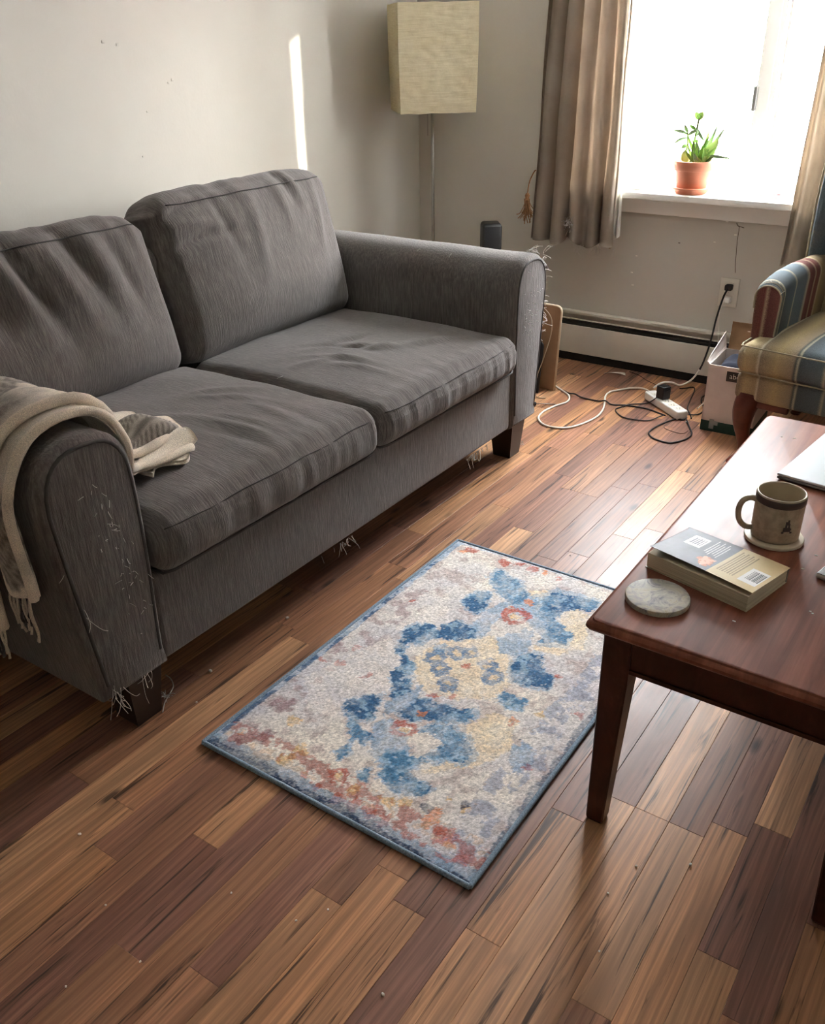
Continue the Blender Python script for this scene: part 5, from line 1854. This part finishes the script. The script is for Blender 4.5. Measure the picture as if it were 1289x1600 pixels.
zc = 0.0040
cable('extension_cord', [(1.06, -0.44, 0.005), (1.107, -0.477, 0.005), (1.194, -0.544, 0.005), (1.225, -0.622, 0.005), (1.201, -0.704, 0.005), (1.189, -0.794, 0.005), (1.207, -0.872, 0.005), (1.262, -0.924, 0.005), (1.323, -0.925, 0.005), (1.378, -0.877, 0.005), (1.413, -0.743, 0.005), (1.402, -0.624, 0.005), (1.346, -0.469, 0.005), (1.338, -0.405, 0.005), (1.351, -0.376, 0.005), (1.401, -0.307, 0.006), (1.446, -0.291, 0.010), (1.49, -0.318, 0.016), (1.525, -0.366, 0.020)],
      0.0046, M['cord_white'], 'white extension cord looping across the floor from the cardboard to the power strip')
cable('laptop_cable', [(1.755, -0.535, 0.012), (1.744, -0.553, zc), (1.712, -0.565, zc), (1.679, -0.665, zc), (1.67, -0.743, zc), (1.683, -0.786, zc), (1.715, -0.815, zc), (1.767, -0.826, zc), (1.796, -0.813, zc), (1.827, -0.75, zc), (1.828, -0.685, zc), (1.79, -0.606, zc), (1.760, -0.556, 0.010)],
      0.0034, M['cord_black'], 'black cable lying in one round loop in front of the power strip')
cable('black_cable', [(1.126, -0.486, zc), (1.185, -0.515, zc), (1.222, -0.534, 0.0138), (1.260, -0.537, zc + 0.001), (1.340, -0.539, zc + 0.001), (1.376, -0.541, 0.0138), (1.410, -0.545, zc), (1.47, -0.52, zc), (1.56, -0.51, zc), (1.619, -0.529, zc), (1.662, -0.545, zc)],
      0.0034, M['cord_black'], 'straight black cable running from the cardboard sheets towards the power strip')
cable('black_cable', [(1.640, -0.455, 0.095), (1.600, -0.450, 0.06), (1.560, -0.452, 0.02), (1.532, -0.455, zc), (1.504, -0.478, zc), (1.478, -0.503, zc), (1.450, -0.572, zc), (1.452, -0.600, zc), (1.478, -0.635, zc), (1.52, -0.662, zc), (1.58, -0.658, zc), (1.624, -0.636, zc), (1.649, -0.588, zc + 0.006), (1.662, -0.560, zc + 0.008)],
      0.0027, M['cord_black'], 'thin black cable from the adapter curling back around left of the power strip')
cable('black_cable', [(1.597, -0.185, zc), (1.619, -0.165, zc), (1.645, -0.135, zc), (1.665, -0.175, zc), (1.690, -0.304, zc), (1.708, -0.388, zc), (1.722, -0.428, zc), (1.752, -0.481, zc), (1.770, -0.520, zc)],
      0.0030, M['cord_black'], 'black cable running from the heater past the right side of the power strip')
cable('black_cable', [(1.750, -0.500, zc + 0.007), (1.775, -0.470, zc + 0.002), (1.785, -0.424, zc), (1.782, -0.380, zc), (1.74, -0.30, zc + 0.001), (1.723, -0.231, zc), (1.75, -0.18, zc)],
      0.0030, M['cord_black'], 'short black cable curving between the power strip and the white box')
cable('thin_wire', [(1.700, -0.600, 0.0015), (1.703, -0.668, 0.0015), (1.737, -0.691, 0.0015), (1.791, -0.697, 0.0015), (1.803, -0.652, 0.0015)], 0.0013, plain('brown_wire', S(96, 70, 56), 0.6), 'thin brown wire lying inside the black cable loop', 'wire')
cable('thin_wire', [(1.30, -0.075, 0.0015), (1.36, -0.10, 0.0015), (1.42, -0.15, 0.0015), (1.50, -0.20, 0.0015), (1.54, -0.25, 0.0015)], 0.0012, M['cord_black'], 'thin dark wire along the floor under the heater edge', 'wire')

# ------------------------------------------------------------------ storage box under the armchair side
def mat_box():
    t = NT('white_box_card')
    n = t.noise(t.coord('Object'), 12, 4)
    t.base(t.ramp(n, [(0.3, S(206, 194, 188)), (0.7, S(224, 214, 208))]))
    t.set(Roughness=0.7)
    return t.m


M['boxw'] = mat_box()
M['kraft'] = plain('kraft_card', S(150, 116, 82), 0.85, var=0.1)
M['boxgreen'] = plain('green_print', S(24, 62, 54), 0.6)
SB = thing('storage_box', 'open white cardboard box with green base band beside the armchair', 'box', (1.939, -0.478, 0), math.radians(2))
bw2, bd2, bh2 = 0.106, 0.125, 0.288
th = 0.004
sw_ = mk('side_wall', join(box(-bw2, bw2, -bd2, -bd2 + th, 0.046, bh2)), M['boxw'], SB, smooth=False)
for bx_ in ((-bw2, -bw2 + th, -bd2, bd2), (bw2 - th, bw2, -bd2, bd2), (-bw2, bw2, bd2 - th, bd2)):
    mk('side_wall', box(*bx_, 0.046, bh2), M['boxw'], SB, smooth=False)
mk('base_band', join(box(-bw2 - 0.001, bw2 + 0.001, -bd2 - 0.001, -bd2 + th, 0.0005, 0.046), box(-bw2 - 0.001, bw2 + 0.001, bd2 - th, bd2 + 0.001, 0.0005, 0.046), box(-bw2 - 0.001, -bw2 + th, -bd2, bd2, 0.0005, 0.046), box(bw2 - th, bw2 + 0.001, -bd2, bd2, 0.0005, 0.046), box(-bw2, bw2, -bd2, bd2, 0.0005, 0.004)), M['boxgreen'], SB, smooth=False)
mk('flap', sheet(lambda u, v: (-bw2 + 0.01 + (2 * bw2 - 0.02) * u, bd2 - 0.002 + 0.012 * v, bh2 + 0.115 * v), 6, 4, 0.004), M['kraft'], SB)
mk('flap', sheet(lambda u, v: (-bw2 - 0.010 * v, -bd2 + 2 * bd2 * u, bh2 + (0.012 + 0.060 * u) * v), 6, 4, 0.004), M['boxw'], SB)
# hand hole with the printed word, and the marks on the green band
pm = mk('handle_label', roundbox((0.020, -bd2 - 0.0008, 0.250), (0.100, 0.0014, 0.042), 0.0006), M['black'], sw_)
fc = bpy.data.curves.new('lettering', 'FONT')
fc.body = 'above'
fc.size = 0.030
fc.extrude = 0.0003
fc.align_x = 'CENTER'
fo = bpy.data.objects.new('lettering_src', fc)
COL.objects.link(fo)
bpy.context.view_layer.update()
me = bpy.data.meshes.new_from_object(fo.evaluated_get(bpy.context.evaluated_depsgraph_get()))
bpy.data.objects.remove(fo)
me.materials.clear(); me.materials.append(plain('white_print', S(210, 208, 204), 0.6))
lt = bpy.data.objects.new('lettering', me)
COL.objects.link(lt)
lt.parent = sw_
lt.location = (0.018, -bd2 - 0.0018, 0.242)
lt.rotation_euler = (math.radians(90), 0, 0)
mk('printed_label', join(box(-0.072, -0.052, -bd2 - 0.0018, -bd2 - 0.0002, 0.012, 0.054), box(-0.052, -0.036, -bd2 - 0.0018, -bd2 - 0.0002, 0.030, 0.048), box(0.045, 0.085, -bd2 - 0.0018, -bd2 - 0.0002, 0.014, 0.032)), plain('grey_print', S(140, 142, 136), 0.7), SB, smooth=False)
# contents
nb = mk('folded_cloth', roundbox((1.91, -0.485, 0.19), (0.10, 0.17, 0.18), 0.035, 4, (8, 8, 8), soft(0.012, 18, 2)), plain('navy_cloth', S(28, 34, 52), 0.9, var=0.2), loc=(0, 0, 0.01))
tag(nb, 'dark navy folded cloth stuffed in the open white box', 'cloth')
wb = mk('paper_packet', roundbox((1.985, -0.505, 0.180), (0.04, 0.07, 0.155), 0.008, 3), plain('packet_paper', S(210, 214, 216), 0.6))
tag(wb, 'pale packet standing in the open white box', 'packet')

# ------------------------------------------------------------------ behind the sofa arm: speaker, cardboard sheets
SK = thing('speaker', 'slim black tower speaker standing behind the far sofa arm', 'speaker', (0.690, -0.425, 0), math.radians(38))
mk('cabinet', roundbox((0, 0, 0.372), (0.092, 0.105, 0.705), 0.018, 4), M['black'], SK, autosmooth=50)
mk('front_grille', roundbox((0, -0.0535, 0.385), (0.076, 0.006, 0.660), 0.0028, 3), plain('speaker_grille', S(44, 46, 50), 0.5, scale=300, var=0.3), SK)
mk('plinth', roundbox((0, 0, 0.010), (0.13, 0.15, 0.020), 0.006, 3), M['black'], SK)

M['board'] = plain('brown_cardboard', S(150, 118, 88), 0.85, var=0.08, scale=10)
M['board_edge'] = plain('pale_cardboard', S(196, 178, 152), 0.85)


def board(name, x0, x1, y0, lean, h, th, m, me_, label, rot):
    T = thing(name, label, 'cardboard', (x0, y0, 0), rot)

    def outline(ins):
        w = x1 - x0
        r = 0.022
        pts = [(ins, 0.0 + 0.0005), (w - ins, 0.0005)]
        for i in range(6):
            a = math.radians(90 * i / 5)
            pts.append((w - ins - r + r * math.cos(a), h - ins - r + r * math.sin(a)))
        pts.append((ins, h - ins))
        return pts
    o0 = outline(0)
    rings = [[(p[0], p[1] * math.sin(lean) + d_, p[1] * math.cos(lean) + 0.0015) for p in o0] for d_ in (0.0, th)]
    V, Fc = loft(rings)
    mk('sheet', (V, Fc), m, T, smooth=False)
    edge = [(p[0], p[1] * math.sin(lean) + th / 2, p[1] * math.cos(lean) + 0.0015) for p in o0[1:]]
    mk('edge_tape', tube(edge, th * 0.52, 6), me_, T)
    return T


board('cardboard_sheet', 0.80, 1.105, -0.500, math.radians(4), 0.395, 0.012, M['board'], M['board_edge'], 'brown cardboard sheet with pale edge leaning beside the far sofa arm', math.radians(-4))
bo = board('dark_panel', 0.78, 1.055, -0.56, math.radians(7), 0.24, 0.008, plain('dark_panel', S(34, 34, 38), 0.6), M['black'], 'dark thin panel propped in front of the cardboard sheet', math.radians(-6))
bo['category'] = 'panel'
cable('hanging_wire', [(1.02, -0.575, 0.420), (1.06, -0.560, 0.395), (1.085, -0.545, 0.35), (1.088, -0.548, 0.28), (1.070, -0.575, 0.17), (1.055, -0.60, 0.09), (1.060, -0.625, 0.02), (1.085, -0.64, 0.004), (1.12, -0.63, 0.004)], 0.0022, plain('beige_wire', S(168, 152, 128), 0.5), 'thin beige wire hanging down in front of the cardboard sheet', 'wire')
cable('hanging_wire', [(1.00, -0.60, 0.24), (1.02, -0.61, 0.17), (1.035, -0.62, 0.09), (1.05, -0.64, 0.02), (1.07, -0.67, 0.004), (1.04, -0.70, 0.004)], 0.0024, M['dark_thread'], 'grey wire hanging in front of the dark panel', 'wire')
SD = thing('screwdriver', 'black-handled screwdriver lying on the floor beside the sofa foot', 'screwdriver', (1.088, -0.775, 0), math.radians(44))
hv, hf = lathe([(0, 0), (0.009, 0.002), (0.0125, 0.012), (0.0115, 0.030), (0.012, 0.062), (0.008, 0.072), (0, 0.073)], 14)
mk('handle', ([(z - 0.02, x, 0.0128 + y) for x, y, z in hv], hf), M['black'], SD)
mk('shaft', tube([(0.052, 0, 0.0128), (0.145, 0, 0.0035)], 0.0026, 8), M['steel'], SD)

# ------------------------------------------------------------------ small litter on the floor
sc = mk('paper_scrap', sheet(lambda u, v: (1.205 + 0.085 * u + 0.020 * v * u, -0.165 + 0.065 * u - 0.045 * v * u, 0.001 + 0.006 * u * (1 - u) * 4 + 0.003 * v), 8, 3, 0.0008), M['white_paint'])
tag(sc, 'torn white paper scrap on the floor in front of the heater', 'paper')
tf = mk('thread_tuft', join(tube([(1.205, -3.012, 0.003), (1.237, -3.022, 0.012), (1.268, -3.040, 0.014), (1.281, -3.066, 0.010), (1.291, -3.091, 0.006), (1.312, -3.118, 0.002)], 0.0016, 5, 6),
                           tube([(1.21, -3.05, 0.002), (1.235, -3.068, 0.006), (1.262, -3.070, 0.009), (1.280, -3.078, 0.008)], 0.0013, 5, 5),
                           threads([(1.280, -3.076, 0.006)] * 14, 0.012, 0.030, 0.0010, 0, (0.1, -0.1, 0.4), 3)), M['thread'])
tag(tf, 'pale tuft of loose upholstery threads on the floor by the near sofa foot', 'thread')
tf2 = mk('thread_tuft', threads([(1.20 + 0.01 * i, -1.16 + 0.006 * (i % 3), 0.004) for i in range(10)], 0.015, 0.04, 0.0011, -0.2, (0.1, 0.2, 0.3), 13), M['thread'])
tag(tf2, 'pale tuft of loose threads on the floor by the far sofa foot', 'thread')
crumb_spots = [(1.293, -2.933), (1.3, -2.632), (1.29, -3.175), (1.465, -3.486), (1.843, -3.413), (1.657, -3.571), (1.81, -3.615), (2.22, -3.418), (1.992, -3.389), (2.028, -3.336), (2.485, -2.908), (2.575, -2.844), (2.464, -3.0), (2.502, -3.127), (1.737, -3.723), (1.355, -3.043), (1.835, -1.861)]
CRUMB_LABELS = ['larger pale crumb on the floor between the near sofa foot and the rug', 'larger pale crumb on the floor below the split of the sofa cushions', 'pale crumb on the floor just in front of the near sofa foot',
                'pale crumb on the floor at the left of the picture below the sofa arm', 'tiny pale crumb on the floor below the near left rug edge', 'tiny pale crumb on a light strip at the lower left',
                'tiny pale crumb at a strip end near the bottom left', 'pale crumb on the floor nearest the bottom centre of the picture', 'tiny pale crumb below the near rug edge, farther from the rug of two',
                'tiny pale crumb below the near rug edge, closer to the rug of two', 'tiny pale crumb on a dark strip right of the near table leg', 'pale crumb on the floor under the table right of the near leg',
                'tiny pale crumb on the floor below the near table leg', 'tiny pale crumb on the floor at the lower right below the table', 'tiny pale crumb nearest the bottom left corner',
                'tiny pale crumb on the floor beside the loose thread tuft', 'dark crumb on the floor beyond the far edge of the rug']
crm = {}
for i, (x, y) in enumerate(crumb_spots):
    k = 1.7 if i in (0, 1) else (1.2 if i in (2, 3, 7, 11) else 0.8)
    m = M['crack'] if i in (16,) else M['chip']
    key = (k, m.name)
    if key not in crm:
        ob = mk('crumb', roundbox((0, 0, 0.0021 * k), (0.0056 * k, 0.0042 * k, 0.0040 * k), 0.0016 * k, 3, (2, 2, 2), soft(0.0008 * k, 600, i)), m, loc=(x, y, 0.0001))
        crm[key] = ob
    else:
        ob = crm[key].copy()
        COL.objects.link(ob)
        ob.location = (x, y, 0.0001)
    ob.rotation_euler = (0, 0, i * 1.3)
    ob['group'] = 'crumbs on the floor'
    ob['category'] = 'crumb'
    ob['label'] = CRUMB_LABELS[i]

# ------------------------------------------------------------------ outside
def mat_brick():
    t = NT('pinkish_brick')
    tc = t.coord('Object', (1, 1, 1), rot=(math.radians(90), 0, 0))
    b = t.n('ShaderNodeTexBrick')
    b.inputs['Scale'].default_value = 4.0
    b.inputs['Color1'].default_value = S(186, 140, 136)
    b.inputs['Color2'].default_value = S(168, 124, 124)
    b.inputs['Mortar'].default_value = S(206, 200, 196)
    t.l(tc, b.inputs['Vector'])
    t.base(b.outputs['Color'])
    t.set(Roughness=0.9)
    return t.m


M['brick'] = mat_brick()
M['stone_band'] = plain('pale_stone', S(222, 220, 216), 0.8)
M['far_glass'] = plain('far_window_glass', S(120, 130, 140), 0.2)
M['snow'] = plain('snow', S(236, 240, 244), 0.8, var=0.02)
gr_ = mk('snowy_ground', box(-60, 60, 0.6, 90, -3.3, -3.0), M['snow'], smooth=False)
gr_['kind'] = 'structure'
AB = thing('apartment_building', 'pale pink brick apartment building seen across the street through the window', 'building', (2.0, 16.0, -3.0))
FX0, FX1, FYF = -2.35, 9.0, 15.0
FH = 7.4


def bpart(name, vf, m, parent=None):
    return mk(name, local(vf, AB), m, parent or AB, smooth=False)


bpart('wall', box(FX0, FX1, FYF, FYF + 5, -3.0, FH), M['brick'])
bpart('roof', box(FX0 - 0.3, FX1 + 0.3, FYF - 0.3, FYF + 5.3, FH, FH + 0.35), M['stone_band'])
for z in (-0.35, 2.1, 4.55):
    bpart('stone_band', box(FX0 - 0.05, FX1, FYF - 0.12, FYF, z, z + 0.42), M['stone_band'])
for z in (-2.2, 0.55, 3.0, 5.4):
    for i in range(5):
        x = -1.85 + 2.2 * i
        f = bpart('window', join(box(x - 0.08, x + 0.98, FYF - 0.08, FYF + 0.02, z - 0.08, z), box(x - 0.08, x, FYF - 0.08, FYF + 0.02, z, z + 1.3), box(x + 0.9, x + 0.98, FYF - 0.08, FYF + 0.02, z, z + 1.3), box(x - 0.08, x + 0.98, FYF - 0.08, FYF + 0.02, z + 1.3, z + 1.38)), M['stone_band'])
        bpart('pane', box(x, x + 0.9, FYF - 0.03, FYF, z, z + 1.3), M['far_glass'], f)
# unseen tree added right of the window; its trunk blocks sun at the sliding sash
STT = thing('sun_blocker_tree', 'unseen thick-trunked tree added outside to the right to block the low sun', 'tree', (6.20, 2.778, -3.0))
M['dark_bark'] = plain('dark_bark', S(92, 82, 74), 0.95, var=0.3, scale=12, bump=0.5)
mk('trunk', local(tube([(6.20, 2.778, -3.0), (6.20, 2.778, 0.0), (6.20, 2.778, 3.0), (6.20, 2.778, 5.2)], 0.155, 16, 6), STT), M['dark_bark'], STT)
for bd in ((1.2, 0.3, 1.6), (0.9, -1.0, 1.9), (0.6, 1.3, 2.0), (1.6, -0.6, 1.2)):
    mk('branch', local(tube([(6.20, 2.78, 4.9), (6.20 + bd[0] * 0.5, 2.78 + bd[1] * 0.5, 4.9 + bd[2] * 0.6), (6.20 + bd[0], 2.78 + bd[1], 4.9 + bd[2])], 0.08, 8, 4, rfun=lambda s: 1 - 0.6 * s), STT), M['dark_bark'], STT)
# unseen low row of houses, added to cut sky light on the left wall
RH_ = thing('sky_blocker_house', 'unseen low brick house added outside to the right to cut low sky light', 'building', (12.0, 6.0, -3.0))
mk('wall', local(box(10.0, 14.0, -2.0, 14.0, -3.0, 2.2), RH_), M['brick'], RH_, smooth=False)
mk('roof', local(loft([[(9.7, y_, 2.2), (14.3, y_, 2.2), (12.0, y_, 3.0)] for y_ in (-2.3, 14.3)]), RH_), M['snow'], RH_, smooth=False)
for i in range(5):
    f = mk('window', local(box(9.93, 10.02, -0.6 + 2.9 * i, 0.5 + 2.9 * i, -0.6, 0.9), RH_), M['stone_band'], RH_, smooth=False)
    mk('pane', local(box(9.91, 9.94, -0.5 + 2.9 * i, 0.4 + 2.9 * i, -0.5, 0.8), RH_), M['far_glass'], f, smooth=False)
# bare tree
TRE = thing('bare_tree', 'bare winter tree standing outside the window', 'tree', (-1.55, 9.0, -3.0))
M['bark'] = plain('pale_bark', S(168, 160, 160), 0.9)
tr_r = random.Random(8)
parts = []


def branch(p, d, L, r, depth):
    p = np.array(p, float)
    d = np.array(d, float) / np.linalg.norm(d)
    q = p + d * L * 0.5 + np.array([tr_r.gauss(0, 0.04), tr_r.gauss(0, 0.04), 0]) * L
    e = p + d * L
    parts.append((depth, tube([p, q, e], r, 6, 3, rfun=lambda s: 1 - 0.45 * s)))
    if depth < 4:
        for _ in range(3):
            nd = d + np.array([tr_r.gauss(0, 0.5), tr_r.gauss(0, 0.5), tr_r.gauss(0.15, 0.3)])
            branch(p + d * L * tr_r.uniform(0.55, 1.0), nd, L * tr_r.uniform(0.55, 0.75), r * 0.55, depth + 1)


branch((-1.55, 9.0, -3.0), (0.02, 0, 1), 2.6, 0.09, 0)
mk('trunk', local(join(*[p for d, p in parts if d == 0]), TRE), M['bark'], TRE)
mk('branches', local(join(*[p for d, p in parts if d > 0]), TRE), M['bark'], TRE)
